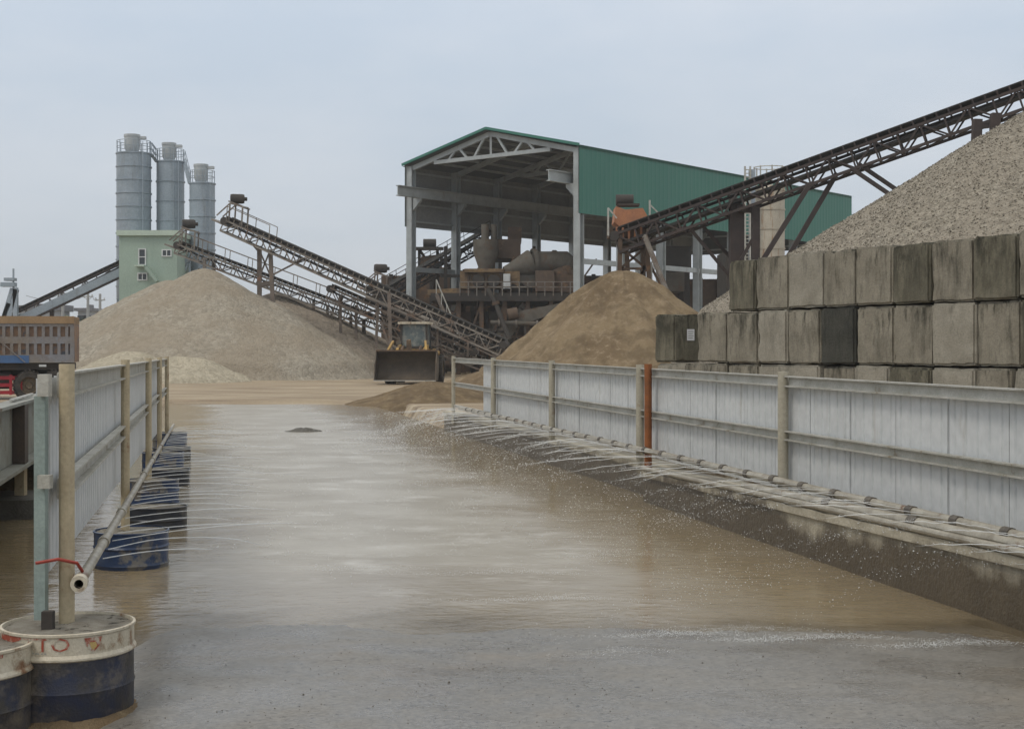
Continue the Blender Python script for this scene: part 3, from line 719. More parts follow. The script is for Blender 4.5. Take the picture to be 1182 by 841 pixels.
# splashes where the nearest jets hit the shallow edge
for (px, py, n, w) in ((765,733,240,.45),(930,738,420,.55),(1095,748,300,.45),(720,762,60,.4),(850,726,160,.5),(620,690,120,.6),(560,660,120,.7),(480,640,90,.7),(420,655,70,.6),(700,640,110,.6)):
    Y = 1.70*F/(py-HY); c = Vector((XY(px, Y), Y, WZ+.012))
    if py > 720: c.z = max(c.z, slab_z(c.x+SL*Y, Y)+.008)
    for j in range(n*5):
        u_ = random.gauss(0, w*.55)
        drop(c + Vector((u_, random.gauss(0, .035) + .05*math.sin(u_*5), abs(random.gauss(0, .020))*math.exp(-(u_/w)**2*2) - .004)), random.uniform(.0007, .0024))
tag(drops.build('spray', m_jet, smooth=0), kind='stuff', label='fine white spray droplets thrown over the pool by the jets', cat='spray')

mb = MB(); c = P(350, 497, 30.4); c.z = WZ; ns, nr = 40, 7
mb.v.append(c + Vector((0,0,.07)))
for i in range(1, nr+1):
    for k in range(ns):
        th = 2*math.pi*k/ns; x, y_ = .52*i/nr*math.cos(th), .34*i/nr*math.sin(th)
        mb.v.append(c + Vector((x, y_, .075 - .12*(i/nr)**2 + .045*nz(x, y_, 1, 5) + .02*nz(x, y_, 2, 14))))
mb.f = [(0,1+k,1+(k+1)%ns) for k in range(ns)] + [(1+(i-1)*ns+k, 1+i*ns+k, 1+i*ns+(k+1)%ns, 1+(i-1)*ns+(k+1)%ns) for i in range(1, nr) for k in range(ns)]
tag(mb.build('rubble', m_concB, smooth=60, org=c), 'low dark lump of rubble breaking the water surface in the far pool', 'rubble')

# ------------------------------------------------------------------ concrete block wall
WA, WBV = Vector((3.07, 29.8, 0)), Vector((4.39, -9.1, 0)).normalized()
WN = Vector((-WBV.y, WBV.x, 0)); WN = WN if WN.y > 0 else -WN     # away from the viewer
def s_at(px):
    # where the survey line through px meets the wall face
    k_ = (px - CX)/F
    return (k_*WA.y - WA.x)/(WBV.x - k_*WBV.y)
BH, BZ = 1.0, .385
def block(s0, s1, z0, mat, depth=1.0, off=0.0, rotz=0.0, h=BH, tilt=0.0):
    w = s1 - s0; seed = random.uniform(0, 90)
    bm = bmesh.new(); bmesh.ops.create_cube(bm, size=1)
    bmesh.ops.scale(bm, vec=(w-.012, depth, h-.010), verts=bm.verts)
    bmesh.ops.bevel(bm, geom=bm.edges[:], offset=.035, segments=2, affect='EDGES')
    bmesh.ops.subdivide_edges(bm, edges=[e for e in bm.edges if e.calc_length() > .2], cuts=7, use_grid_fill=True)
    for v in bm.verts:
        c = v.co
        d = .016*nz(c.x+seed, c.y, c.z, 2.5) + .008*nz(c.x+seed, c.y, c.z, 9)
        nx = Vector((c.x/(w/2), c.y/(depth/2), c.z/(h/2)))
        edge = sorted((abs(nx.x), abs(nx.y), abs(nx.z)))
        if edge[1] > .86: d -= .055*max(0, nz(c.x+seed, c.y, c.z, 5))
        v.co += c.normalized()*d
    me = bpy.data.meshes.new('concrete_block'); bm.to_mesh(me); bm.free()
    me.polygons.foreach_set('use_smooth', [True]*len(me.polygons)); me.set_sharp_from_angle(angle=R(40)); me.materials.append(mat)
    o = bpy.data.objects.new('concrete_block', me); COL.objects.link(o)
    c = WA + WBV*((s0+s1)/2) + WN*(depth/2 + off)
    o.location = (c.x, c.y, z0 + h/2)
    o.rotation_euler = (0, tilt, math.atan2(WBV.y, WBV.x) + rotz)
    return o
ORDI = ['first','second','third','fourth','fifth','sixth','seventh','eighth','ninth','tenth','eleventh','twelfth','thirteenth','fourteenth','fifteenth','sixteenth']
look = {id(bm_light): 'pale', id(bm_mid): 'stained', id(bm_moss): 'mossy', id(bm_dark): 'blackened'}
def row(pxs, extra, z0, mats, rowname, offs=.02):
    ss = [s_at(p) for p in pxs]
    for e in range(extra): ss.append(ss[-1] + random.uniform(.78, .9))
    for i in range(len(ss)-1):
        m_ = mats[i % len(mats)]
        o = block(ss[i], ss[i+1], z0 + random.uniform(-.010, .010), m_, off=random.uniform(0, offs*4), rotz=random.uniform(-.03, .03), h=BH-random.uniform(.0,.03), tilt=random.uniform(-.010,.010))
        tag(o, '%s concrete block, %s from the left in the %s of the block wall' % (look[id(m_)], ORDI[i], rowname), 'concrete block', 'concrete blocks of the wall')
l_, d_, o_, k_ = bm_light, bm_mid, bm_moss, bm_dark
row([838,869,906,947,985,1027,1071,1121,1172], 4, BZ+2*BH, [o_,d_,l_,d_,d_,o_,d_,o_,d_,o_,d_,l_,d_], 'top row')
row([803,838,873.5,907,946,985,1027,1073,1123,1174], 4, BZ+BH, [d_,d_,l_,d_,k_,d_,d_,l_,d_,o_,d_,d_,o_], 'middle row')
row([757,792,838,873,945,984,1024,1073,1124,1166], 4, BZ, [l_,d_,d_,l_,d_,l_,o_,l_,d_,l_,d_,o_,d_], 'bottom row')
# the turned corner block at the left end of the middle row
WANG = math.atan2(WBV.y, WBV.x)
o = block(-.42, .42, BZ+BH, bm_moss, depth=.64, rotz=R(34)-WANG); o.location = (XY(784.5, 29.8), 29.8, BZ+BH+BH/2)
tag(o, 'dark turned block with the white paper on it at the left end of the wall', 'concrete block', 'concrete blocks of the wall')
bpy.context.view_layer.update()
mw = o.matrix_world
q = mw @ Vector((.0, -.335, .07)); ex = (mw.to_3x3() @ Vector((1,0,0))).normalized(); ey = (mw.to_3x3() @ Vector((0,-1,0))).normalized()
pn = thing('paper_notice', 'white paper notice stuck on the turned block at the wall end', 'notice', q)
mb = MB(); mb.obox(q + ey*.016, ex*.20, ey*.004, Vector((0,0,.235))); mb.build('sheet', m_paper, pn)
for r_ in range(4):
    MB().obox(q + ey*.0195 + Vector((0,0,.07-.045*r_)) - ex*.01*(r_ % 2), ex*(.14-.02*(r_ % 2)), ey*.002, Vector((0,0,.016))).build('print_line', m_greyprint, pn)

# ------------------------------------------------------------------ heaps
def heap(name, label, cat, cx, cy, apex, slope, mat, z0=-.2, round_=.5, nzamp=.12, sx=1.0, sy=1.0, rings=70, seg=150, group=None, facet=0.0, seed=0, gully=.05):
    Rr = (apex - z0)/slope; mb = MB(); mb.v.append(Vector((cx, cy, apex - round_*slope*.55)))
    for i in range(1, rings+1):
        for k in range(seg):
            th = 2*math.pi*k/seg; r = Rr*(i/rings)**1.0
            x, y_ = r*math.cos(th), r*math.sin(th)
            rr = math.sqrt(r*r + round_*round_) - round_*.45
            z = apex - slope*rr
            am = min(1, i/rings*4)
            z += am*(nzamp*nz(x+seed, y_, seed, .35) + nzamp*.5*nz(x+seed, y_, 3, 1.1) + nzamp*.22*nz(x, y_, 8+seed, 3.0))
            if facet: z += am*facet*abs(nz(math.cos(th)*2.2+seed, math.sin(th)*2.2, r*.10))
            z -= am*gully*(abs(nz(th*4.5 + .25*nz(r, th*3, seed), seed, r*.06))*2 + .5*abs(nz(th*11, seed+3, r*.12)))*(1 if nzamp > .0 else 0)
            z += am*gully*1.1*max(0, nz(x*1.0+seed, y_*1.0, 6, .9))*smooth(.35,.75,i/rings)
            toe = smooth(.86, 1.0, i/rings); z = z*(1-toe) + (z0)*toe if z < z0 + 1.0 else z
            mb.v.append(Vector((cx + x*sx, cy + y_*sy, z)))
    mb.f = [(0, 1+k, 1+(k+1) % seg) for k in range(seg)]
    mb.f += [(1+(i-1)*seg+k, 1+i*seg+k, 1+i*seg+(k+1) % seg, 1+(i-1)*seg+(k+1) % seg) for i in range(1, rings) for k in range(seg)]
    return tag(mb.build(name, mat, smooth=75, org=(cx, cy, 0)), label, cat, group)
q = P(236, 309, 87)
heap('gravel_pile', 'big pale gravel heap under the two conveyors in front of the silos', 'gravel pile', q.x, q.y, q.z+.25, .605, m_gravfar, -.15, .9, .22, seed=1)
q = P(318, 337, 95)
heap('gravel_pile', 'darker gravel heap behind the big one, under the tall conveyor leg', 'gravel pile', q.x, q.y, q.z+.2, .50, m_gravbk, -.15, .9, .2, seed=5)
q = P(196, 322, 99)
heap('gravel_pile', 'gravel heap in front of the mint green building', 'gravel pile', q.x, q.y, q.z+.2, .56, m_gravfar, -.15, .9, .2, seed=9)
q = P(150, 404, 77)
heap('gravel_pile', 'low pale mound at the left toe of the big gravel heap', 'gravel pile', q.x, q.y, q.z+.1, .42, m_gravlow, -.15, .8, .2, seed=13, rings=40)
q = P(206, 408, 75)
heap('gravel_pile', 'low pale mound right of the other low mound at the heap toe', 'gravel pile', q.x, q.y, q.z+.05, .40, m_gravlow, -.15, .8, .2, seed=17, rings=40)
q = P(719, 307, 60)
heap('sand_pile', 'tall brown sand cone below the orange hopper beside the shed', 'sand pile', q.x, q.y, q.z+.10, .80, m_sand, -.15, .7, .22, facet=.75, seed=21, gully=.16)
q = P(496, 439, 46)
heap('sand_pile', 'small dark mound of wet sand in front of the loader', 'sand pile', q.x, q.y+.6, q.z+.05, .30, m_sandd, -.45, .5, .12, sx=1.0, rings=40, seed=25)
q = P(556, 424, 52)
heap('sand_pile', 'sand mound behind the open end of the right fence', 'sand pile', q.x+.6, q.y, q.z+.1, .40, m_sand, -.1, .6, .15, rings=40, seed=29)
# stone behind the block wall: a cone plus the level fill against the blocks
gx, gy, ga = XY(1335, 47), 47.0, H + (405-38)/F*47
mb = MB(); n1, n2 = 330, 260
U = [-27 + 50*(i/n1) for i in range(n1+1)]; V = [.55 + 46*(j/n2)**1.1 for j in range(n2+1)]
for j in range(n2+1):
    for i in range(n1+1):
        s_, d = U[i], V[j]
        p = WA + WBV*s_ + WN*d
        r = math.hypot(p.x-gx, p.y-gy)
        cone = ga - .625*(math.sqrt(r*r+1.2) - .4) - 1.3*max(0, 6.6-p.x)
        e_ = s_at(838)
        cap = BZ + 1.93 + 1.0*smooth(e_+.1, e_+1.3, s_)
        fill = cap - .05 - .35*max(0, d-4.0) - 2.5*max(0, s_at(812)+.05-s_)
        z = max(cone, fill)
        z += .10*nz(p.x, p.y, 0, .5) + .05*nz(p.x, p.y, 4, 1.6) + .03*nz(p.x, p.y, 7, 6)
        mb.v.append(Vector((p.x, p.y, max(z, -.3))))
mb.f = [(j*(n1+1)+i, j*(n1+1)+i+1, (j+1)*(n1+1)+i+1, (j+1)*(n1+1)+i) for j in range(n2) for i in range(n1)]
gp = mb.build('gravel_pile', m_gravel, smooth=75, org=(gx, gy, 0))
tag(gp, 'huge coarse crushed stone heap behind the concrete block wall', 'gravel pile')
def stone_mat():
    m, nt, b = new_mat('loose_stone')
    g_ = nt.nodes.new('ShaderNodeNewGeometry')
    rmp = nt.nodes.new('ShaderNodeValToRGB'); nt.links.new(g_.outputs['Random Per Island'], rmp.inputs[0])
    e0, e1 = rmp.color_ramp.elements; e0.color = (.11,.095,.072,1); e1.color = (.46,.425,.36,1)
    e2 = rmp.color_ramp.elements.new(.55); e2.color = (.25,.225,.18,1)
    nt.links.new(rmp.outputs[0], b.inputs['Base Color']); b.inputs['Roughness'].default_value = .95; b.inputs['Specular IOR Level'].default_value = .2
    return m
rs = random.Random(3); stm = MB(); vts = mb.v; w_ = n1+1
made = 0
while made < 46000:
    i = rs.randrange(0, n1); j = rs.randrange(0, n2)
    p = vts[j*w_+i].lerp(vts[(j+1)*w_+i+1], rs.random())
    if p.z < 1.6 or p.x < 3: continue
    pr = p.x/p.y*F + CX
    if pr > 1330 or (p - Vector((0,0,H))).length > 62: continue
    # only slopes turned to the pool side
    if (p.x-gx)*(-.35) + (p.y-gy)*(-1) < -9: continue
    r_ = rs.uniform(.015, .037); ax = [Vector((rs.gauss(0,1), rs.gauss(0,1), rs.gauss(0,1))).normalized()*r_*rs.uniform(.7,1.4) for _ in range(3)]
    p = p + Vector((0,0,r_*.3))
    stm.add([p+ax[0], p-ax[0], p+ax[1], p-ax[1], p+ax[2], p-ax[2]], [(0,2,4),(2,1,4),(1,3,4),(3,0,4),(2,0,5),(1,2,5),(3,1,5),(0,3,5)])
    made += 1
tag(stm.build('loose_stones', stone_mat(), gp, smooth=0), kind='stuff')

# ------------------------------------------------------------------ conveyors
def conveyor(label, head, tail, w, h, mt, mb_=None, bay=None, chord=.10, legs=(), motor=True, rail=False, mleg=None, skirt=None, head_frame=True, rise=0):
    head, tail = Vector(head), Vector(tail)
    ax = (head - tail); ln = ax.length; d = ax.normalized()
    sd = d.cross(Vector((0,0,1))).normalized(); up = sd.cross(d).normalized()
    t = thing('belt_conveyor', label, 'conveyor', tail)
    bay = bay or h*1.15; nb = max(3, round(ln/bay))
    mb = MB()
    def pt(i, s_, v): return tail + d*(ln*i/nb) + sd*(s_*w/2) + up*(-v*h - .16)
    for s_ in (-1, 1):
        mb.beam(pt(0,s_,0), pt(nb,s_,0), chord, chord, up); mb.beam(pt(0,s_,1), pt(nb,s_,1), chord, chord, up)
        for i in range(nb+1): mb.beam(pt(i,s_,0), pt(i,s_,1), chord*.6, chord*.6, d)
        for i in range(nb): mb.beam(pt(i,s_,i % 2), pt(i+1,s_,(i+1) % 2), chord*.6, chord*.6, sd)
    for i in range(0, nb+1):
        mb.beam(pt(i,-1,1), pt(i,1,1), chord*.6); mb.beam(pt(i,-1,0), pt(i,1,0), chord*.6)
        if i < nb: mb.beam(pt(i,-1,1), pt(i+1,1,1), chord*.5)
    for i in range(nb*2):                                     # idler brackets
        for s_ in (-1, 1):
            c0 = tail + d*(ln*(i+.5)/(nb*2)) + sd*(s_*w/2) - up*.16
            mb.beam(c0, c0 + up*.24 + sd*(s_*.06), chord*.5)
    mb.build('truss', mt, t, smooth=0)
    bl = MB(); prof = [(-.5,.14),(-.28,.0),(.28,.0),(.5,.14)]
    n0 = len(bl.v)
    for e in (tail, head):
        for tt in (0, -.05):
            bl.v += [e + sd*(x*w*.95) + up*(z + tt) for x, z in prof]
    for k in range(3): bl.f += [(k, k+1, 8+k+1, 8+k), (4+k, 8+4+k, 8+5+k, 5+k)]
    bl.f += [(0,8,12,4),(3,7,15,11),(0,4,5,1),(1,5,6,2),(2,6,7,3),(8,9,13,12),(9,10,14,13),(10,11,15,14)]
    bl.build('belt', m_belt, t, smooth=0)
    rb = MB().beam(tail - up*(.16+h*.55), head - up*.34, w*.8, h*.14, up); rb.build('return_belt', m_belt, t, smooth=0)
    for e in (head, tail):
        MB().lathe([(0,-w*.55),(.24,-w*.55),(.24,w*.55),(0,w*.55)], e - up*.22, sd, 16).build('pulley', m_dark, t)
    if motor:
        mf = MB()
        for s_ in (-.45, .45):
            b0 = head - d*.3 + sd*(s_*w); mf.beam(b0 - up*.2, b0 + Vector((0,0,1.0)), .09)
            b1_ = head - d*1.2 + sd*(s_*w); mf.beam(b1_ - up*.2, b1_ + Vector((0,0,1.15)), .09); mf.beam(b0 + Vector((0,0,1.0)), b1_ + Vector((0,0,1.15)), .09)
            mf.beam(head + d*.6 + sd*(s_*w) - up*.1, b0 + Vector((0,0,1.0)), .07)
        mf.obox(head - d*.75 + Vector((0,0,1.1)), d*1.1, sd*w, up*.08)
        mf.build('motor_frame', mt, t, smooth=0)
        mm = MB().lathe([(0,-.42),(.27,-.42),(.30,-.3),(.30,.3),(.27,.42),(.12,.44),(.12,.6),(0,.6)], head - d*.62 + Vector((0,0,1.45)), Vector((1,.3,0)), 16)
        mm.build('motor', m_dark, t)
        hp = MB().obox(head + d*.25 - up*.45, d*1.1, sd*(w*1.05), up*.10); hp.build('head_plate', mt, t, smooth=0)
    if rail:
        rl = MB()
        for s_ in (-1, 1):
            e0, e1 = tail + d*.5 + sd*(s_*(w/2+.15)), head - d*.2 + sd*(s_*(w/2+.15))
            if rail == 'head': e0 = head - d*3.2 + sd*(s_*(w/2+.15))
            n = max(2, int((e1-e0).length/1.6))
            for i in range(n+1):
                b0 = e0.lerp(e1, i/n); rl.beam(b0 - up*.2, b0 + Vector((0,0,.75)), .045)
            rl.beam(e0 + Vector((0,0,.75)), e1 + Vector((0,0,.75)), .045)
        rl.build('handrail', mt, t, smooth=0)
    if skirt:
        for s_ in (-1, 1):
            p0, p1 = pt(0, s_, .62), pt(nb, s_, .62)
            MB().beam(p0 + sd*(s_*.06), p1 + sd*(s_*.06), .03, h*.62, up).build('skirt_panel', skirt, t, smooth=0)
    for (p, q_, th) in legs:
        MB().beam(p, q_, th, th).build('leg', mleg or mt, t, smooth=0)
    return t
V3 = Vector
# tall light conveyor over the gravel heap
Y1 = 88
def leg(px0, py0, px1, py1, Y, th, dy=0): return (P(px0, py0, Y), P(px1, py1, Y+dy), th)
conveyor('tall dusty truss conveyor with motor on top, above the big gravel heap', P(264,252,88.5), P(584,394,85.5), 1.1, .72, m_truss, bay=.85,
         legs=[leg(299.5,284,299.5,352,88.9,.26), leg(312,288,315,352,87.9,.24), leg(288,278,300,292,88.9,.11), leg(313,318,350,299,87.9,.10), leg(300,290,312,318,88.4,.09), leg(311,291,300,318,88.4,.09),
               leg(300,329,314,326,88.4,.28), leg(449,337,451,404,84.9,.20), leg(437,332,434,402,87.2,.16), leg(440,372,452,408,86,.12)], rail='head', mleg=m_trussb)
conveyor('lower long truss conveyor passing behind the tall one towards the silos', P(208,280,94), P(560,414,93), 1.0, .62, m_truss, bay=.8, rail=True,
         legs=[leg(247,300,247,345,94.5,.2), leg(236,297,236,345,93.5,.2), leg(378,352,378,396,93.5,.17), leg(385,356,372,398,94.5,.16), leg(405,362,405,404,93.5,.18), leg(392,357,392,400,94.4,.2), leg(362,345,362,392,93.5,.17), leg(420,370,420,412,94,.24), leg(362,380,405,366,93.6,.09)])
conveyor('short brown conveyor with its head just under the tall conveyor', P(384,330,91), P(548,402,90.5), 1.0, .7, m_trussb, bay=.8,
         legs=[leg(393,342,393,392,91,.17), leg(411,352,411,400,91,.17), leg(468,374,468,420,91,.2), leg(490,384,490,424,91,.2)], motor=False)
conveyor('short conveyor with its motor beneath the middle of the tall conveyor', P(430,330,97), P(590,404,96), 1.0, .7, m_trussb, bay=.8, legs=[leg(470,360,470,420,97,.2), leg(520,380,520,420,97,.2)])
conveyor('dark conveyor climbing from the left into the green shed', P(562,266,108), P(436,338,103), 1.2, .9, m_trussd, bay=1.0, motor=False, rail=True,
         legs=[leg(470,325,470,400,104,.25), leg(505,306,505,400,106,.25)])
conveyor('conveyor rising from far left into the mint green building', P(150,297,119), P(14,361,117), 1.1, 1.0, m_trussd, bay=1.0, motor=False, skirt=m_siloc,
         legs=[leg(60,346,60,378,118,.3)])
conveyor('long dark conveyor climbing to the crushed stone heap at right', P(1290,60,57.5), P(712,268,65.5), 1.05, .84, m_trussd, bay=1.0, chord=.12, motor=False,
         legs=[leg(1128,138,1126,190,57.6,.34), leg(1149,131,1147,190,57.4,.34), leg(1128,146,1149,143,59,.26), leg(982,194,1050,240,60,.16), leg(992,190,1060,236,61,.16), leg(935,212,862,330,61,.20), leg(966,200,890,330,62,.20),
               leg(850,236,850,330,63.6,.62), leg(872,238,872,330,63,.34), leg(851,241,876,243,63.2,.26), leg(872,270,845,318,63,.14), leg(795,262,860,340,64,.14), leg(808,257,875,335,65,.14)])

# hopper and tower at the low end of the dark conveyor
hp = thing('screen_hopper', 'orange screen hopper on brown lattice tower over the sand cone', 'hopper', P(725,280,66))
c = P(727,252,66)
MB().extr([P(709,256,65.2), P(711,238,65.2), P(722,242,65.2), P(742,240,65.2), P(749,252,65.2), P(738,262,65.2), P(718,264,65.2)], (0,1.7,0)).build('chute', m_orange, hp, smooth=0)
MB().obox(P(723,270,66), (1.7,0,-.1), (0,1.8,0), (0,0,.42)).build('feed_box', m_rusty, hp, smooth=0)
mb = MB()
for k in range(5): mb.beam(P(712+7*k, 262, 65.0), P(712+7*k, 276, 65.0), .10)
mb.build('stiffener', m_orange, hp, smooth=0)
MB().lathe([(0,-.4),(.26,-.4),(.26,.4),(0,.4)], P(721,231,66), (1,0,0), 14).build('motor', m_dark, hp)
MB().obox(P(725,237,66), (1.0,0,0), (0,.8,0), (0,0,.10)).build('motor_base', m_dark, hp, smooth=0)
tw = MB()
for (u_, v_) in (((716,285),(722,285)),((746,285),(742,285)),((716,312),(722,312)),((746,312),(742,312))): tw.beam(P(*u_,65), P(*v_,67.5), .11)
for (x0, x1) in ((716,714),(746,752),(742,744),(722,728)):
    yy = 65 if x0 in (716,746) else 67.5
    tw.beam(P(x0,268,yy), P(x1,372,yy), .2)
for (a_, b_) in (((716,285),(746,310)),((746,285),(716,310)),((716,310),(750,340)),((746,310),(715,340)),((716,310),(748,310)),((716,285),(746,285)),((742,290),(766,335)),((746,300),(730,350))):
    tw.beam(P(*a_,65.1), P(*b_,65.1), .11)
tw.build('tower', m_rusty, hp, smooth=0)
mb = MB()
p0, p1 = P(744,272,64.2), P(776,352,63)
for o_s in (-.3, .3): mb.beam(p0+V3((0,o_s,0)), p1+V3((0,o_s,0)), .12)
for k in range(18):
    c_ = p0.lerp(p1, k/17); mb.beam(c_-V3((0,.3,0)), c_+V3((0,.3,0)), .07)
mb.build('ladder', m_truss, hp, smooth=0)
mb = MB()
for (x, y0, y1_) in ((702,240,272),(750,231,252),(752,302,332)): mb.beam(P(x,y0,65), P(x,y1_,65), .08)
mb.beam(P(702,240,65), P(712,252,65), .06); mb.beam(P(750,236,65), P(762,248,65), .06)
mb.build('handrail', m_rail, hp, smooth=0)

# ------------------------------------------------------------------ silos and batching building
def silo(px0, px1, ytop, Y, label, filt, zb=6.0):
    r = (px1-px0)/2/F*Y; c = P((px0+px1)/2, ytop, Y); zt = c.z
    t = thing('cement_silo', label, 'silo', (c.x, c.y, 0), 'cement silos')
    MB().lathe([(.5, zb-2.6),(r, zb),(r, zt),(r*.6, zt+.12),(0, zt+.14)], (c.x,c.y,0), seg=40).build('shell', m_siloc, t)
    n = 11 if r > 1.3 else 7
    for i in range(1, n+1):
        z = zb + (zt-zb)*i/n - .02
        MB().lathe([(r-.01,-.05),(r+.07,-.05),(r+.07,.05),(r-.01,.05)], (c.x,c.y,z), seg=40).build('ring', m_siloc, t)
    fw = filt
    MB().lathe([(fw*.75,0),(fw,.35),(fw,1.3),(fw+.04,1.3),(fw+.04,1.5),(0,1.52)], (c.x-.1*r,c.y,zt+.12), seg=20).build('filter_cap', m_silotop, t)
    MB().obox((c.x-.1*r+fw+.25, c.y, zt+1.35), (.55,0,0), (0,.4,0), (0,0,.22)).build('outlet', m_silotop, t, smooth=0)
    rl = MB()
    for k in range(14):
        th = 2*math.pi*k/14; b0 = V3((c.x+(r-.03)*math.cos(th), c.y+(r-.03)*math.sin(th), zt)); rl.beam(b0, b0+V3((0,0,1.05)), .05)
    for hz in (.55, 1.05):
        rl.tube([V3((c.x+(r-.03)*math.cos(2*math.pi*k/28), c.y+(r-.03)*math.sin(2*math.pi*k/28), zt+hz)) for k in range(29)], .028, 5, cap=False)
    rl.build('railing', m_siloc, t)
    for sx in (-1, 1):
        for sy in (-1, 1): MB().beam((c.x+sx*r*.7, c.y+sy*r*.7, 0), (c.x+sx*r*.7, c.y+sy*r*.7, zb), .28).build('leg', m_siloc, t, smooth=0)
    lad = MB(); lx = c.x + r*.62; ly = c.y - r*.80
    for o_s in (-.2, .2): lad.beam((lx+o_s, ly-.12, zb), (lx+o_s, ly-.12, zt+.9), .05)
    lad.build('ladder', m_siloc, t, smooth=0)
    return c, r
cs1 = silo(135,174,177.5,121,'tallest wide cement silo at the left of the three', .65)
cs2 = silo(181,212.5,187,122,'middle cement silo between the tall one and the short one', .58)
cs3 = silo(219,248,212,120,'shortest cement silo at the right of the three', .58)
for (A, B, lab) in ((cs1, cs2, 'railed walkway linking the tallest silo to the middle one'), (cs2, cs3, 'steep railed stair linking the middle silo to the short one')):
    t = thing('catwalk', lab, 'walkway', A[0])
    p, q_ = A[0]+V3((A[1],0,0)), B[0]+V3((-B[1],0,0))
    MB().beam(p, q_, .3, .06).build('tread', m_siloc, t, smooth=0)
    for s_ in (-.35, .35):
        mb = MB()
        for hz in (.5, 1.0): mb.beam(p+V3((0,s_,hz)), q_+V3((0,s_,hz)), .05)
        for k in range(4): b0 = p.lerp(q_, k/3)+V3((0,s_,0)); mb.beam(b0, b0+V3((0,0,1.0)), .05)
        mb.build('handrail', m_siloc, t, smooth=0)
bb = thing('batching_building', 'mint green batching tower with pale flat roof below the silos', 'building', P(171,405,117))
p0, p1 = P(137.5,272,115), P(204.5,272,115)
MB().box((p0.x, 115, -.2), (p1.x, 122.5, p0.z)).build('wall', m_mint, bb, smooth=0)
MB().box((p0.x-.15, 114.7, p0.z), (p1.x+.15, 122.8, p0.z+.42)).build('roof', m_mintlt, bb, smooth=0)
def window(px0, py0, px1, py1, Y, par, nx, ny, glass=m_glass):
    a_, b_ = P(px0, py1, Y), P(px1, py0, Y)
    fr_ = MB()
    w_ = .09
    fr_.box((a_.x-w_, Y-.08, a_.z-w_), (b_.x+w_, Y-.002, a_.z)); fr_.box((a_.x-w_, Y-.08, b_.z), (b_.x+w_, Y-.002, b_.z+w_))
    fr_.box((a_.x-w_, Y-.08, a_.z), (a_.x, Y-.002, b_.z)); fr_.box((b_.x, Y-.08, a_.z), (b_.x+w_, Y-.002, b_.z))
    for i in range(1, nx): x = a_.x+(b_.x-a_.x)*i/nx; fr_.box((x-.035, Y-.07, a_.z), (x+.035, Y-.03, b_.z))
    for i in range(1, ny): z = a_.z+(b_.z-a_.z)*i/ny; fr_.box((a_.x, Y-.068, z-.035), (b_.x, Y-.032, z+.035))
    f_ = fr_.build('window', m_white, par, smooth=0)
    g = MB().box((a_.x, Y-.028, a_.z), (b_.x, Y-.004, b_.z)); g.build('pane', glass, f_, smooth=0)
window(161,288,167.5,305,115,bb,1,2)
window(188,289,197,295,115,bb,2,1)
window(160,316,169,322.5,115,bb,2,1)
a_, b_ = P(158,307,115), P(169,307,115)
MB().box((a_.x, 114.2, a_.z-.08), (b_.x, 114.99, a_.z+.06)).build('ledge', m_mintlt, bb, smooth=0)
MB().beam(P(169,308,114.4), P(182,325,114.4), .7, .22).build('stair', m_mint, bb, smooth=0)
t = thing('pipe_gantry', 'thin grey pipe gantry between the mint building and the short silo', 'frame', P(220,405,118))
mb = MB()
for (a_, b_) in (((208,270),(208,335)),((219,290),(219,335)),((208,300),(219,300)),((208,318),(232,318)),((219,300),(208,325)),((232,300),(225,330)),((240,310),(230,332)),((226,312),(244,306))):
    mb.beam(P(*a_,118), P(*b_,118), .16)
mb.build('pipework', m_siloc, t, smooth=0)
MB().lathe([(0,-1.0),(.25,-1.0),(.25,1.0),(0,1.0)], P(214,302,118), (1,0,.8), 12).build('screw_feeder', m_siloc, t)

# ------------------------------------------------------------------ the shed
SC = V3((4.32, 92.0, 0)); E1 = V3((-1.202, 1, 0)).normalized(); E2 = V3((.8165, 1, 0)).normalized()
SW, SLEN, EZ, RZ, BZL = 15.0, 38.6, 14.9, 16.65, 10.5
def S(p, q_, z): return SC + E1*p + E2*q_ + V3((0,0,z))
sh = thing('steel_shed', 'green clad open steel shed with white frame over the crushing plant', 'building', SC)
ncol = 9
for i in range(ncol):
    q_ = SLEN*i/(ncol-1)
    for p_ in (.0, SW):
        MB().hbeam(S(p_, q_, -.2), S(p_, q_, EZ-.1), .52, .42, .05, E1).build('column', m_frame, sh, smooth=0)
        # tie bracket for the crane beam
        sgn = 1 if p_ == 0 else -1
        MB().extr([S(p_+sgn*.26, q_-.12, 12.5), S(p_+sgn*.95, q_-.12, 12.5), S(p_+sgn*.95, q_-.12, 12.25), S(p_+sgn*.26, q_-.12, 11.6)], E2*.24).build('corbel', m_frame, sh, smooth=0)
    # roof rafter and truss
    tr = MB()
    for (pa, pb, za, zb_) in ((.2, SW/2, EZ-.25, RZ-.25), (SW-.2, SW/2, EZ-.25, RZ-.25)):
        tr.beam(S(pa, q_, za), S(pb, q_, zb_), .22, .34)
    if i == 0 or i % 2 == 0:
        tr.beam(S(2.3, q_, EZ-.02), S(SW-2.3, q_, EZ-.02), .2, .26)
        nw = [2.3, 3.6, 5.0, 6.3, 7.5, 8.7, 10.0, 11.4, 12.7]
        rz = lambda p_: EZ-.25 + (RZ-EZ)*(1-abs(p_-SW/2)/(SW/2))
        for k, (x0, x1) in enumerate(((3.6,4.4),(5.4,4.6),(6.0,7.0),(7.5,7.5),(9.0,8.0),(9.6,10.4),(11.4,10.6))):
            tr.beam(S(x0, q_, EZ), S(x1, q_, rz(x1)), .15)
    tr.build('roof_truss', m_frame, sh, smooth=0)
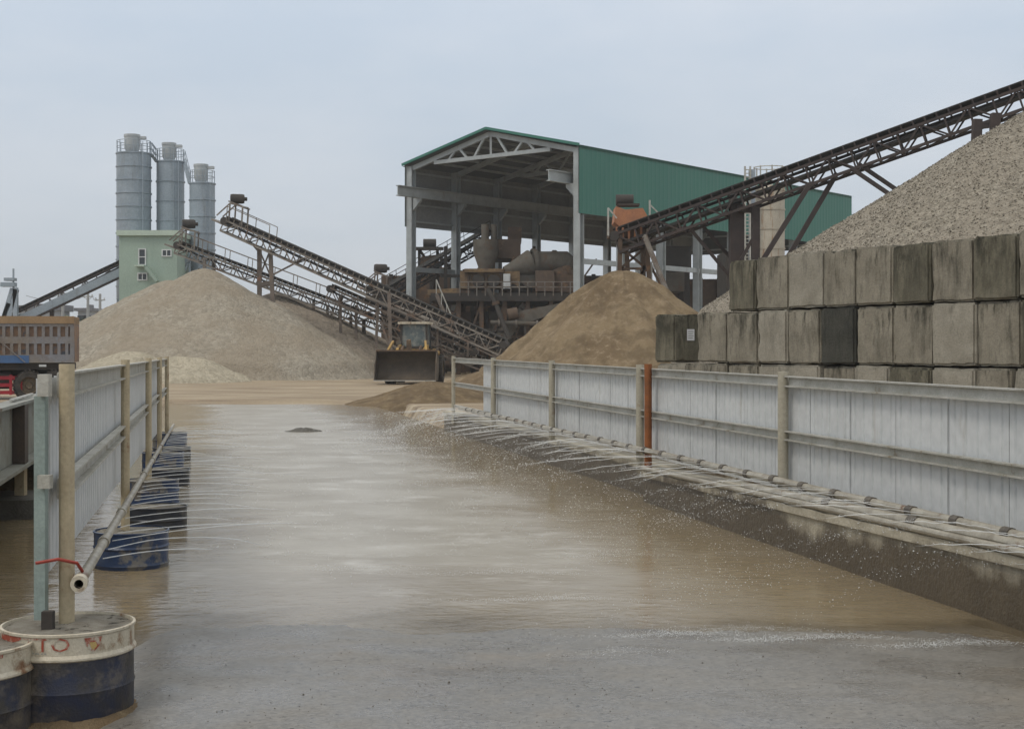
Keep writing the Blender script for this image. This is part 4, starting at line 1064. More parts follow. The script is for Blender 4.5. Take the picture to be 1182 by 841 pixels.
def sheet(quad, name, mat, inner, th=.06):
    """a ribbed cladding sheet between four corners, outside face mat"""
    a_, b_, c_, d_2 = quad
    nrm = (b_-a_).cross(d_2-a_).normalized()
    ln = (b_-a_).length; n = max(2, int(ln/.5)); mb = MB(); prof = []
    for k in range(n):
        prof += [(k/n, 0), ((k+.55)/n, 0), ((k+.65)/n, .010), ((k+.9)/n, .010)]
    prof.append((1, 0))
    m = len(prof)
    for (t0, t1) in ((a_, b_), (d_2, c_)):
        mb.v += [t0.lerp(t1, f_) + nrm*h_ for f_, h_ in prof]
    mb.f = [(i, i+1, m+i+1, m+i) for i in range(m-1)]
    o = mb.build(name, mat, sh, smooth=0)
    l2 = MB(); l2.v = [a_-nrm*th, b_-nrm*th, c_-nrm*th, d_2-nrm*th]; l2.f = [(0,1,2,3)]
    l2.build('lining', inner, sh, smooth=0)
    return o
# side walls: upper cladding only
sheet((S(-.3, -.35, BZL), S(-.3, SLEN+.3, BZL), S(-.3, SLEN+.3, EZ), S(-.3, -.35, EZ)), 'side_cladding', m_green, m_roofin)
sheet((S(SW+.3, SLEN+.3, BZL), S(SW+.3, -.35, BZL), S(SW+.3, -.35, EZ), S(SW+.3, SLEN+.3, EZ)), 'side_cladding', m_green, MAT('grey_wall_lining', (.27,.275,.27), (.21,.215,.21), .5, .7))
sheet((S(-.3, SLEN+.3, BZL), S(SW+.3, SLEN+.3, BZL), S(SW+.3, SLEN+.3, EZ), S(-.3, SLEN+.3, EZ)), 'rear_cladding', m_green, m_roofin)
g = MB().extr([S(-.3, SLEN+.25, EZ), S(SW+.3, SLEN+.25, EZ), S(SW/2, SLEN+.25, RZ)], E2*.04); g.build('rear_gable', m_green, sh, smooth=0)
for sgn in (0, 1):
    e = -.42 if sgn == 0 else SW+.42
    a_, b_, c_, d_2 = S(e, -.5, EZ-.02), S(e, SLEN+.5, EZ-.02), S(SW/2, SLEN+.5, RZ+.06), S(SW/2, -.5, RZ+.06)
    if sgn: a_, b_, c_, d_2 = b_, a_, d_2, c_
    sheet((a_, b_, c_, d_2), 'roof', m_green, m_roofin, .12)
    MB().beam(S(e, -.52, EZ-.0), S(SW/2, -.52, RZ+.08), .08, .18).build('fascia', m_green, sh, smooth=0)
    pw = MB()
    for k in range(1, 6):
        p_ = (SW/2)*k/6; p_ = p_ if sgn == 0 else SW-p_
        z_ = EZ-.13 + (RZ-EZ)*k/6; pw.beam(S(p_, 0, z_), S(p_, SLEN, z_), .1, .16)
    pw.build('purlin', m_frame, sh, smooth=0)
for z_ in (10.9, 12.1, 13.3, 14.4):
    for p_ in (-.14, SW+.14): MB().beam(S(p_, 0, z_), S(p_, SLEN, z_), .1, .14).build('girt', m_frame, sh, smooth=0)
    MB().beam(S(0, SLEN+.12, z_), S(SW, SLEN+.12, z_), .1, .14).build('girt', m_frame, sh, smooth=0)
for p_ in (.0, SW):
    MB().beam(S(p_, 0.3, 7.45), S(p_, SLEN, 7.45), .22, .34).build('tie_beam', m_frame, sh, smooth=0)
for p_, q0 in ((.78, -2.2), (SW-.78, -2.2)):
    MB().hbeam(S(p_, q0, 12.85), S(p_, SLEN-1, 12.85), .34, .68, .06, E1).build('crane_beam', m_frame, sh, smooth=0)

# ------------------------------------------------------------------ the plant inside the shed
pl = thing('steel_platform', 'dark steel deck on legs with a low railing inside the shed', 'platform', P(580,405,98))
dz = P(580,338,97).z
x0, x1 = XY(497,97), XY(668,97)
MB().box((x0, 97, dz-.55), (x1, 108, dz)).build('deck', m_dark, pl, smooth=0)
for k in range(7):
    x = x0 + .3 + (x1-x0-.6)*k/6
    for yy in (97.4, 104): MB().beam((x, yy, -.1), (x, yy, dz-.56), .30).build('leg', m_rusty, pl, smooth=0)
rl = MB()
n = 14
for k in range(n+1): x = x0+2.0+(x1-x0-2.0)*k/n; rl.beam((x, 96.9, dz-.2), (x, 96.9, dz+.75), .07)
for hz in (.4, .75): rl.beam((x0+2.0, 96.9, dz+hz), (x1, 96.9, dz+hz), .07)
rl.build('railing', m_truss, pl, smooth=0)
br = MB()
for k in range(6):
    xa = x0+.3+(x1-x0-.6)*k/6; xb = x0+.3+(x1-x0-.6)*(k+1)/6
    br.beam((xa, 97.35, .5), (xb, 97.35, dz-.6), .12)
    br.beam((xa, 97.3, 2.6), (xb, 97.3, 2.6), .16)
br.build('brace', m_rusty, pl, smooth=0)
def simple(name, label, cat, parts, loc):
    t = thing(name, label, cat, loc)
    for nm, mb, mt in parts: mb.build(nm, mt, t, smooth=30)
    return t
def pbox(px0, py0, px1, py1, Y0, Y1):
    a_, b_ = P(px0, py1, Y0), P(px1, py0, Y0); return MB().box((a_.x, Y0, a_.z), (b_.x, Y1, b_.z))
c = P(568,270,101)
t = simple('screen_tower', 'grey dust hopper with twin cylinders on brown clad box inside the shed', 'hopper', [
    ('hopper', MB().lathe([(.35,-2.0),(.9,-.4),(.9,.5),(0,.5)], P(561,285,100), seg=20), m_drum),
    ('cylinder', MB().lathe([(.28,0),(.28,1.1),(0,1.1)], P(560,277,100), seg=14), m_drum),
    ('cylinder', MB().lathe([(.22,0),(.22,1.1),(0,1.1)], P(570,277,100.3), seg=14), m_drum),
    ('clad_box', pbox(570,276,601,298,101,106), m_brown),
    ('clad_box', pbox(586,262,602,277,102,106), m_rusty),
    ('chute', MB().extr([P(549,312,100.5), P(572,284,100.5), P(576,296,100.5), P(560,314,100.5)], (0,1.4,0)), m_brown),
    ('post', MB().beam(P(570,272,100.2), P(570,334,100.2), .18), m_truss),
    ('post', MB().beam(P(600,296,101.2), P(600,334,101.2), .18), m_truss)], P(575,345,101))
simple('screening_machine', 'ochre dusty vibrating screen on the left of the platform', 'machine', [
    ('casing', pbox(531,313,600,333,98.6,101), m_ochre),
    ('top_beam', pbox(536,310,582,314,98.2,101.5), m_ochre),
    ('side_rib', MB().beam(P(540,312,98.5), P(540,334,98.5), .14), m_rusty),
    ('side_rib', MB().beam(P(561,312,98.5), P(561,334,98.5), .14), m_rusty),
    ('side_rib', MB().beam(P(578,312,98.5), P(578,334,98.5), .14), m_rusty),
    ('roller', MB().lathe([(0,-.2),(.42,-.2),(.42,.2),(0,.2)], P(552,324,98.35), (0,1,0), 18), m_dark),
    ('roller', MB().lathe([(0,-.2),(.42,-.2),(.42,.2),(0,.2)], P(570,324,98.35), (0,1,0), 18), m_dark),
    ('ledge', MB().beam(P(494,338,97.5), P(531,336,97.5), .9, .4), m_ochre)], P(565,335,99))
simple('rotary_drum', 'grey dusty drum with a tapered funnel end beside the right front column', 'machine', [
    ('barrel', MB().lathe([(0,0),(.72,0),(.78,.05),(.78,2.5),(.7,2.6),(.45,2.9),(0,2.9)], P(615,303,99.5), (1,.25,.02), 28), m_drum),
    ('funnel', MB().lathe([(.30,-2.0),(.40,-1.6),(.95,-.1),(.95,0.02),(0,.02)], P(613,304,99.4), (.96,.2,.28), 28), m_drum),
    ('ring', MB().lathe([(.78,-.14),(.98,-.14),(.98,.14),(.78,.14)], P(616,303,99.5), (1,.25,.02), 28), m_drum),
    ('ring', MB().lathe([(.78,-.1),(.88,-.1),(.88,.1),(.78,.1)], P(640,303,100), (1,.25,.02), 28), m_drum),
    ('cradle', pbox(594,316,622,331,99,101), m_drum)], P(620,335,99.5))
simple('pump_unit', 'reddish brown box unit below the grey drum on the platform', 'machine', [
    ('body', pbox(618,312,640,336,98.3,100), m_brown), ('body', pbox(640,317,664,337,98.6,101), m_rusty),
    ('dome', MB().lathe([(.9,0),(.85,.3),(.5,.55),(0,.62)], P(650,318,99.6), seg=20), m_rusty),
    ('pipe', MB().tube([P(664,318,99), P(655,310,99), P(648,312,99.5)], .28, 10), m_rusty)], P(640,337,99))
simple('control_cabinet', 'small white cabinet on the platform next to the vibrating screen', 'cabinet', [
    ('body', pbox(581,316,589,333,98.0,98.5), m_cab), ('door', pbox(582,317.5,588,332,97.96,98.0), m_cab)], P(585,334,98.2))
for (px0, px1, py0, nm_lab) in ((520,548,352,'dark steel bin with sloping base under the left of the platform'), (560,596,352,'dusty steel bin with sloping base under the middle of the platform'), (606,646,352,'wide steel bin with sloping base under the right of the platform')):
    a_, b_ = P(px0,py0,99), P(px1,py0,99); wx = b_.x-a_.x; zc = a_.z-.45
    mb = MB()
    mb.add([(a_.x,99,zc),(b_.x,99,zc),(b_.x,102,zc),(a_.x,102,zc),(a_.x,99,zc-1.3),(b_.x,99,zc-1.3),(b_.x,102,zc-1.3),(a_.x,102,zc-1.3),
            (a_.x+wx*.3,100,zc-3.0),(b_.x-wx*.3,100,zc-3.0),(b_.x-wx*.3,101,zc-3.0),(a_.x+wx*.3,101,zc-3.0)],
           [(0,1,2,3),(0,4,5,1),(1,5,6,2),(2,6,7,3),(3,7,4,0),(4,8,9,5),(5,9,10,6),(6,10,11,7),(7,11,8,4),(8,11,10,9)])
    t = thing('storage_bin', nm_lab, 'bin', P(px0,405,99)); mb.build('shell', m_drum if px0 == 560 else m_rusty, t, smooth=0)
    for sx in (a_.x+.15, b_.x-.15): MB().beam((sx, 98.9, -.1), (sx, 98.9, zc), .2).build('leg', m_dark, t, smooth=0)
    MB().beam((a_.x, 98.85, zc-1.3), (b_.x, 98.85, zc-1.3), .1, .25).build('stiffener', m_truss, t, smooth=0)
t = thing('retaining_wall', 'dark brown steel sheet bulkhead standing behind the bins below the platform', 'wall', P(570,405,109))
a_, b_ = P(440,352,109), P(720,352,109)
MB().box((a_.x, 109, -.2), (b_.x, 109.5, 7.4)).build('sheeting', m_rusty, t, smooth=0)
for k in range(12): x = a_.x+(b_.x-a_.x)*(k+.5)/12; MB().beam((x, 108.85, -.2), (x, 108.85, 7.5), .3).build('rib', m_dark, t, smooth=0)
t = thing('drive_tower', 'dark drive unit with motor on frame behind the left shed columns', 'machine', P(497,405,112))
MB().lathe([(0,-.5),(.36,-.5),(.36,.5),(0,.5)], P(496,281,112), (1,0,0), 16).build('motor', m_dark, t)
MB().obox(P(494,287,112), (2.4,0,0), (0,1.5,0), (0,0,.18)).build('base', m_dark, t, smooth=0)
mb = MB()
for (a_, b_) in (((484,288),(484,405)),((505,288),(505,405)),((484,300),(505,300)),((484,318),(505,300)),((484,288),(505,318)),((505,292),(522,312))): mb.beam(P(*a_,112), P(*b_,112), .22)
mb.build('frame', m_dark, t, smooth=0)
MB().extr([P(486,296,111.6), P(504,294,111.6), P(508,312,111.6), P(484,314,111.6)], (0,1,0)).build('guard', m_rusty, t, smooth=0)
MB().lathe([(.3,-1.2),(1.5,.2),(1.5,1.0),(0,1.2)], P(502,325,111), seg=20).build('hopper', m_brown, t)
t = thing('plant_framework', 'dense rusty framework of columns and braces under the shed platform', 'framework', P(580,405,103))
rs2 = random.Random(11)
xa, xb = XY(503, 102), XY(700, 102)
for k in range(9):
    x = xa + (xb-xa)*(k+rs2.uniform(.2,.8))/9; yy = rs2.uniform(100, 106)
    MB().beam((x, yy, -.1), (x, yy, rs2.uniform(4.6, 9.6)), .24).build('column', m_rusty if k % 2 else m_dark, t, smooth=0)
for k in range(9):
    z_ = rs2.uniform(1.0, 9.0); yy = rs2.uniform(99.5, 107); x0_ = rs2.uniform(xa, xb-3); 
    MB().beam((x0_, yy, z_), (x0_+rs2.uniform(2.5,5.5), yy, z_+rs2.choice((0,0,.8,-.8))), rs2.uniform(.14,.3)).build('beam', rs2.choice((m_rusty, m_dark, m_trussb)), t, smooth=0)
for k in range(12):
    z_ = rs2.uniform(.8, 6.0); yy = rs2.uniform(98.5, 106); x0_ = rs2.uniform(xa, xb-2)
    MB().beam((x0_, yy, z_), (x0_+rs2.uniform(-2.2,2.2), yy, z_+rs2.uniform(1.5,3.0)), .12).build('brace', rs2.choice((m_rusty, m_trussb, m_truss)), t, smooth=0)
for k in range(7):
    x = rs2.uniform(xa, xb); yy = rs2.uniform(98.5, 104); z_ = rs2.choice((.6, 2.7, dz+.35, dz+.4, 2.9))
    tt = thing('motor_unit', ['squat dark motor low on the left of the plant', 'rust red motor on the plant floor at centre', 'small dark motor up on the platform deck', 'brown motor beside the platform railing', 'dark motor on a beam below the deck', 'rusty motor low under the wide bin', 'brown motor near the right front column'][k], 'motor', (x, yy, z_), 'motors in the crushing plant')
    MB().lathe([(0,-.5),(.28,-.5),(.34,-.36),(.34,.36),(.28,.5),(0,.5)], (x, yy, z_), (1, rs2.uniform(-.6,.6), 0), 14).build('body', rs2.choice((m_dark, m_rusty, m_brown)), tt)
    MB().box((x-.45, yy-.35, z_-.42), (x+.45, yy+.35, z_-.33)).build('foot', m_dark, tt, smooth=0)
    MB().box((x-.14, yy-.16, z_+.33), (x+.14, yy+.16, z_+.55)).build('terminal_box', m_trussb, tt, smooth=0)
for k, (a_, b_, lab) in enumerate((((500,352),(548,384),'rusty enclosed chute sloping down left of the platform legs'), ((604,352),(578,392),'grey enclosed chute sloping down at the middle of the platform'), ((664,346),(640,386),'rusty enclosed chute by the right front column'))):
    tt = thing('transfer_chute', lab, 'chute', P(*a_, 98))
    p_, q_ = P(*a_, 98), P(*b_, 97.2)
    MB().beam(p_, q_, .9, .7).build('trough', (m_rusty, m_drum, m_brown)[k], tt, smooth=0)
    for f_ in (.15,.5,.85): c_ = p_.lerp(q_, f_); MB().beam(c_-(q_-p_).normalized()*.05, c_+(q_-p_).normalized()*.05, 1.04, .84).build('flange', m_dark, tt, smooth=0)
    MB().beam(q_, (q_.x, q_.y, -.1), .16).build('leg', m_dark, tt, smooth=0)
t = thing('steel_stair', 'steep dark stair dropping from the left end of the platform', 'stair', P(515,405,96))
p0, p1 = P(504,340,96.4), P(528,398,94.5)
for o_s in (-.4,.4): MB().beam(p0+V3((0,o_s,0)), p1+V3((0,o_s,0)), .10, .24).build('stringer', m_trussb, t, smooth=0)
mb = MB()
for k in range(16): c_ = p0.lerp(p1, (k+.5)/16); mb.obox(c_, (.26,0,0), (0,.8,0), (0,0,.04))
mb.build('tread', m_trussb, t, smooth=0)
mb = MB()
for k in range(5): c_ = p0.lerp(p1, k/4)+V3((0,-.42,0)); mb.beam(c_, c_+V3((0,0,1)), .06)
mb.beam(p0+V3((0,-.42,1)), p1+V3((0,-.42,1)), .06); mb.build('handrail', m_rail, t, smooth=0)
t = thing('discharge_pipe', 'dark diagonal discharge pipe in front of the platform legs', 'pipe', P(575,405,96))
MB().tube([P(563,333,96.3), P(572,350,96), P(588,392,95)], .16, 10).build('pipe', m_dark, t)
MB().lathe([(.16,-.1),(.27,-.1),(.27,.1),(.16,.1)], P(572,350,96), (.3,-.05,-.9), 12).build('flange', m_rusty, t)
t = thing('cable_tray', 'pale sloping tray running under the lower conveyors to the sand cone', 'tray', P(500,380,90))
MB().beam(P(452,352,91), P(560,394,88), .5, .14).build('tray', m_truss, t, smooth=0)
for px in (470,505,540): MB().beam(P(px,359+(px-470)*.38,90), P(px,412,90), .14).build('post', m_trussb, t, smooth=0)
t = thing('surge_hopper', 'rusty cone hopper on legs below the left shed columns', 'hopper', P(478,405,99))
MB().add(*(lambda m: (m.v, m.f))(MB().lathe([(.35,-1.6),(1.4,0),(1.4,.9),(1.3,.9)], P(470,372,98), seg=24))).build('shell', m_rusty, t)
for dx in (-1.1,1.1):
    for dy in (-.8,.8): c_ = P(470,372,98); MB().beam((c_.x+dx, 98+dy, -.1), (c_.x+dx, 98+dy, c_.z+.4), .18).build('leg', m_dark, t, smooth=0)
t = thing('pipe_run', 'level grey pipe with flanges under the platform edge', 'pipe', P(610,405,96.5))
MB().tube([P(566,372,96.6), P(648,374,96.6)], .15, 10).build('pipe', m_drum, t)
for px in (576,596,620,640): MB().lathe([(.15,-.06),(.24,-.06),(.24,.06),(.15,.06)], P(px,372.2+(px-566)*.024,96.6), (1,0,0), 12).build('flange', m_truss, t)
for px in (570,606,644): MB().beam(P(px,374,96.6), P(px,408,96.6), .12).build('stand', m_dark, t, smooth=0)
t = thing('screw_classifier', 'grey trough classifier lying under the right of the platform', 'machine', P(600,405,97))
MB().extr([P(586,366,97), P(604,358,97), P(646,350,97), P(650,358,97), P(610,372,97), P(590,374,97)], (0,1.4,0)).build('trough', m_drum, t, smooth=0)
MB().lathe([(0,-.35),(.4,-.35),(.4,.35),(0,.35)], P(592,362,96.9), (1,0,.2), 16).build('gearbox', m_brown, t)
# equipment under the green wall, right of the sand cone
t = thing('storage_bin', 'big dark grey bin seen under the green wall right of the sand cone', 'bin', P(790,405,104))
a_, b_ = P(764,284,106), P(798,284,106)
MB().box((a_.x, 106, P(0,312,106).z), (b_.x, 110, a_.z)).build('shell', m_dark, t, smooth=0)
for sx in (a_.x+.3, b_.x-.3): MB().beam((sx, 106.3, -.1), (sx, 106.3, P(0,312,106).z), .4).build('leg', m_dark, t, smooth=0)
a_ = P(764,314,105.8); b_ = P(790,336,105.8)
MB().box((a_.x, 105.8, b_.z), (b_.x, 109, a_.z)).build('base_box', m_drum, t, smooth=0)
t = thing('retaining_wall', 'dark bulkhead below the green wall beside the block wall', 'wall', P(810,405,110))
a_, b_ = P(775,300,112), P(960,300,116)
MB().box((a_.x, 112, -.2), (b_.x, 112.5, P(0,322,112).z)).build('sheeting', m_rusty, t, smooth=0)
for k in range(9): x = a_.x+(b_.x-a_.x)*(k+.5)/9; MB().beam((x, 111.85, -.2), (x, 111.85, P(0,321,112).z), .35).build('rib', m_dark, t, smooth=0)
t = thing('storage_bin', 'dark tall casing beside the rusty cream silo', 'bin', P(850,405,90))
MB().add(*(lambda m: (m.v, m.f))(pbox(838,290,868,345,92,96))).build('shell', m_dark, t, smooth=0)
MB().beam(P(846,290,91.9), P(846,218,91.9), .5).build('riser', m_dark, t, smooth=0)
# rusty silo
c = P(888,216,84); r = 17.5/F*84
t = thing('rusty_silo', 'cream silo with rust streaks and ladder cage in front of green wall', 'silo', (c.x, c.y, 0))
MB().lathe([(r,-.2),(r,c.z-.1),(r*.9,c.z),(0,c.z+.15)], (c.x,c.y,0), seg=32).build('shell', m_rsilo, t)
for k in range(6): MB().lathe([(r-.01,-.05),(r+.04,-.05),(r+.04,.05),(r-.01,.05)], (c.x,c.y,c.z-.2-1.15*k), seg=32).build('ring', m_rsilo, t)
mb = MB()
for k in range(8):
    th = 2*math.pi*k/8; b0 = V3((c.x+r*math.cos(th), c.y+r*math.sin(th), c.z-.05)); mb.beam(b0, b0+V3((0,0,1.25)), .07)
mb.tube([V3((c.x+r*math.cos(2*math.pi*k/24), c.y+r*math.sin(2*math.pi*k/24), c.z+1.15)) for k in range(25)], .03, 5, cap=False)
mb.build('railing', m_rail, t)
t = thing('access_ladder', 'pale grey caged ladder on a post left of the rusty silo', 'ladder', P(866,405,84))
mb = MB()
for x in (860,866): mb.beam(P(x,192,83), P(x,330,83), .10)
for k in range(30): mb.beam(P(860,196+4.2*k,83), P(866,196+4.2*k,83), .05)
mb.build('rungs', m_rail, t, smooth=0)
MB().beam(P(868,196,83.2), P(868,330,83.2), .35).build('post', m_siloc, t, smooth=0)

# ------------------------------------------------------------------ wheel loader
def wheel(par, c, R_, w, ax=(1,0,0), seg=28):
    t_ = MB().lathe([(R_*.58,-w/2),(R_*.9,-w/2),(R_,-w*.36),(R_,w*.36),(R_*.9,w/2),(R_*.58,w/2)], c, ax, seg)
    wv = Vector(ax).normalized(); u = wv.cross(Vector((0,0,1))).normalized()
    for k in range(seg):
        th = 2*math.pi*k/seg; rd = u*math.cos(th)+Vector((0,0,1))*math.sin(th); tg = wv.cross(rd)
        for s_ in (-1, 1): t_.obox(Vector(c)+rd*(R_*1.005)+wv*(s_*w*.24), wv*(w*.42)+tg*(s_*.06), tg*.07, rd*.05)
    o = MB().lathe([(0,-w*.30),(R_*.2,-w*.34),(R_*.25,-w*.2),(R_*.5,-w*.2),(R_*.59,-w*.42),(R_*.59,w*.42),(R_*.5,w*.2),(R_*.25,w*.2),(R_*.2,w*.34),(0,w*.30)], c, ax, seg)
    wh = t_.build('wheel', m_tyre, par, smooth=40); o.build('rim', m_rim, wh)
    return wh
ld = thing('wheel_loader', 'yellow wheel loader facing the pool with its worn bucket raised off the ground', 'loader')
prof = [(0,.20),(.85,.17),(1.12,.36),(1.22,.75),(1.15,1.2),(.92,1.52),(.62,1.62)]
mb = MB(); n = len(prof); BWd = 1.47
inner = [(y_-.04 if i > 1 else y_, z_+(.035 if i < 3 else -.0)) for i, (y_, z_) in enumerate(prof)]
for x in (-BWd, BWd): mb.v += [V3((x, y_, z_)) for y_, z_ in prof] + [V3((x, y_, z_)) for y_, z_ in inner]
for i in range(n-1):
    mb.f += [(i, i+1, 2*n+i+1, 2*n+i), (n+i, 3*n+i, 3*n+i+1, n+i+1)]
mb.f += [(0, 2*n, 3*n, n), (n-1, 2*n-1, 4*n-1, 3*n-1)]
mb.f += [(i, n+i, n+i+1, i+1) for i in range(n-1)] + [(2*n+i, 2*n+i+1, 3*n+i+1, 3*n+i) for i in range(n-1)]
bk = mb.build('bucket', m_bucket, ld, smooth=40)
for s_ in (-1, 1):
    MB().extr([(s_*BWd, y_, z_) for y_, z_ in [(.02,.2),(.85,.17),(1.12,.36),(1.22,.75),(1.15,1.2),(.92,1.52),(.62,1.62),(.28,1.05)]], (s_*.05,0,0)).build('side_plate', m_bucket, bk, smooth=0)
MB().box((-BWd-.05,-.10,.165), (BWd+.05,.02,.205)).build('cutting_edge', m_rail, bk, smooth=0)
MB().box((-BWd-.02,.55,1.60), (BWd+.02,.80,1.68)).build('top_lip', m_rusty, bk, smooth=0)
for s_ in (-1, 1):
    MB().extr([(s_*.62, 1.27, .55),(s_*.62,1.30,.9),(s_*.62,2.2,1.75),(s_*.62,3.2,1.95),(s_*.62,3.25,1.6),(s_*.62,2.3,1.35),(s_*.62,1.45,.4)], (s_*.14,0,0)).build('lift_arm', m_yellow, ld, smooth=0)
    MB().tube([(s_*.45,1.28,1.35),(s_*.45,2.6,1.85)], .07, 10).build('hydraulic_ram', m_rusty, ld)
    MB().beam((s_*.95,.78,1.62),(s_*.8,1.6,2.1), .10).build('link', m_yellow, ld, smooth=0)
MB().extr([(-.09,1.28,1.3),(-.09,1.25,2.15),(-.09,1.55,2.2),(-.09,2.0,1.5),(-.09,1.5,1.0)], (.18,0,0)).build('tilt_lever', m_ochre, ld, smooth=0)
for sx in (-1, 1):
    wheel(ld, (sx*1.02, 2.15, .72), .72, .52)
    wheel(ld, (sx*1.02, 5.25, .72), .72, .52)
    MB().extr([(sx*.8,1.35,1.50),(sx*.8,2.9,1.62),(sx*.8,3.05,1.4),(sx*.8,2.85,1.5),(sx*.8,1.35,1.42)], (sx*.55,0,0)).build('mudguard', m_yellow, ld, smooth=0)
    MB().lathe([(0,0),(.10,0),(.13,.06),(.13,.14),(0,.14)], (sx*.72,2.9,2.05), (0,-1,0), 14).build('headlight', m_drum, ld)
MB().box((-.55,1.7,.55), (.55,3.4,1.25)).build('front_frame', m_yellow, ld, smooth=0)
MB().extr([(-.8,4.3,.7),(-.8,4.3,1.75),(-.8,5.6,1.75),(-.8,6.5,1.55),(-.8,6.5,.75)], (1.6,0,0)).build('engine_hood', m_yellow, ld, smooth=0)
MB().box((-.85,3.2,1.05), (.85,4.6,1.72)).build('cab_base', m_yellow, ld, smooth=0)
cb = MB()
for sx in (-.68, .68):
    for yy in (3.25, 4.55): cb.beam((sx, yy, 1.72), (sx*.93, yy, 2.98), .10)
cb.box((-.7,3.2,1.72),(.7,3.3,1.86))
cabo = cb.build('cab', m_dark, ld, smooth=0)
m_cabglass = MAT('cab_glass', (.085,.115,.12), (.14,.17,.17), 2.5, .12, 0, 0, c3=(.26,.26,.23), s3=2, lo3=.5, hi3=.62)
MB().extr([(-.62,3.28,1.86),(.62,3.28,1.86),(.585,3.28,2.96),(-.585,3.28,2.96)], (0,.015,0)).build('windscreen', m_cabglass, cabo, smooth=0)
for sx in (-1, 1): MB().extr([(sx*.67,3.33,1.86),(sx*.67,4.5,1.86),(sx*.63,4.5,2.96),(sx*.63,3.33,2.96)], (sx*.01,0,0)).build('side_window', m_cabglass, cabo, smooth=0)
MB().extr([(-.62,4.56,1.86),(.62,4.56,1.86),(.585,4.56,2.96),(-.585,4.56,2.96)], (0,.015,0)).build('rear_window', m_cabglass, cabo, smooth=0)
MB().box((-.80,3.05,2.985),(.80,4.75,3.10)).build('cab_roof', m_cream, cabo, smooth=0)
MB().tube([(.55,5.1,1.75),(.55,5.1,2.5)], .06, 10).build('exhaust', m_dark, ld)
MB().tube([(.85,3.2,1.7),(1.35,3.1,1.9),(1.4,3.1,2.2)], .03, 6).build('mirror_arm', m_dark, ld)
q = P(467, 405, 68.8); ld.location = (q.x, 68.8, 0.0); ld.rotation_euler.z = R(-4)

# ------------------------------------------------------------------ dump truck at left
YT = 48.0; xr = XY(85.5, YT)
tk = thing('dump_truck', 'dump truck with rusty blue pocketed bed parked behind the left fence', 'truck', (xr, YT, 0))
BLn = 6.2
bz0, bz1 = P(0,418,YT).z, P(0,365,YT).z
MB().box((xr-BLn, YT+.09, bz0), (xr, YT+2.4, bz1-.04)).build('bed', m_pocket, tk, smooth=0)
fm = MB()
rows = [(bz0, P(0,409,YT).z), (P(0,396.5,YT).z, P(0,388.5,YT).z), (P(0,377,YT).z, P(0,373.5,YT).z)]
for z0_, z1_ in rows: fm.box((xr-BLn, YT, z0_), (xr-.001, YT+.088, z1_))
px = 85.5; 
xs = [XY(5.2+8.62*k, YT) for k in range(-17, 9)]
prev = xr-BLn
for zr in ((rows[0][1], rows[1][0]), (rows[1][1], rows[2][0])):
    for k, xx in enumerate(xs):
        if xx < xr-BLn+.2: continue
        fm.box((xx-.125+.19-.02, YT+.002, zr[0]), (xx+.125+.02, YT+.086, zr[1]))
    fm.box((xs[-1]+.20, YT+.0025, zr[0]), (xr-.0015, YT+.0865, zr[1]))
fm.build('side_frame', m_bed, tk, smooth=0)
MB().box((xr-BLn, YT-.03, P(0,373.4,YT).z), (xr, YT+2.43, bz1)).build('top_rail', m_bedtop, tk, smooth=0)
MB().box((xr-BLn, YT-.02, bz0-.02), (XY(36,YT), YT-.004, P(0,410,YT).z)).build('blue_panel', m_bluebed, tk, smooth=0)
MB().tube([(XY(-4,YT), YT-.06, P(0,386,YT).z), (XY(32,YT), YT-.06, P(0,418,YT).z)], .02, 6).build('brace_rod', m_bed, tk)
MB().box((xr-8.6, YT+.75, .62), (xr-.3, YT+1.65, .98)).build('chassis', m_dark, tk, smooth=0)
MB().box((xr-BLn, YT+.2, 1.0), (xr-.1, YT+2.3, bz0-.025)).build('subframe', m_dark, tk, smooth=0)
gd = MB()
for z_ in (.17,.42,.66): gd.box((xr-5.0, YT+.15, z_), (XY(26,YT), YT+.22, z_+.12))
for x in (xr-5.0, xr-3.4, XY(14,YT), XY(25,YT)): gd.box((x, YT+.13, .15), (x+.09, YT+.24, .82))
gd.build('side_guard', m_redch, tk, smooth=0)
MB().lathe([(0,-.5),(.28,-.5),(.28,.5),(0,.5)], (XY(-2,YT), YT+.5, .62), (1,0,0), 18).build('fuel_tank', m_dark, tk)
for cx_ in (XY(35,YT)+.02, xr-.62-.0, xr-7.9):
    for yy in (YT+.32, YT+2.1): wheel(tk, (cx_, yy, .46), .50, .34 if cx_ < xr-5 else .55, (0,1,0), 24)
MB().box((xr-.05, YT+.15, .80), (xr+.05, YT+.55, .98)).build('tail_lamp', m_redch, tk, smooth=0)
MB().box((XY(47,YT), YT-.035, P(0,423,YT).z), (XY(55,YT), YT+.0, P(0,420.5,YT).z)).build('reflector', m_white, tk, smooth=0)
MB().extr([(xr-8.9,YT+.05,.7),(xr-6.9,YT+.05,.7),(xr-6.9,YT+.05,2.9),(xr-8.5,YT+.05,2.9),(xr-8.85,YT+.05,1.9)], (0,2.3,0)).build('cab', m_redch, tk, smooth=0)
MB().extr([(xr-8.55,YT+.03,1.9),(xr-7.3,YT+.03,1.9),(xr-7.3,YT+.03,2.65),(xr-8.3,YT+.03,2.65)], (0,.018,0)).build('side_window', m_glass, tk, smooth=0)
ldm = MB(); ns = 60                              # heaped load showing over the rail
for i in range(ns+1):
    for j in range(13):
        x = xr-BLn+.1 + (BLn-.2)*i/ns; y_ = YT+.1+2.2*j/12
        ldm.v.append(V3((x, y_, bz1-.10 + .12*math.sin(math.pi*j/12)*(.6+.8*nz(x, y_, 0, 1.5)) + .05*nz(x, y_, 0, 5))))
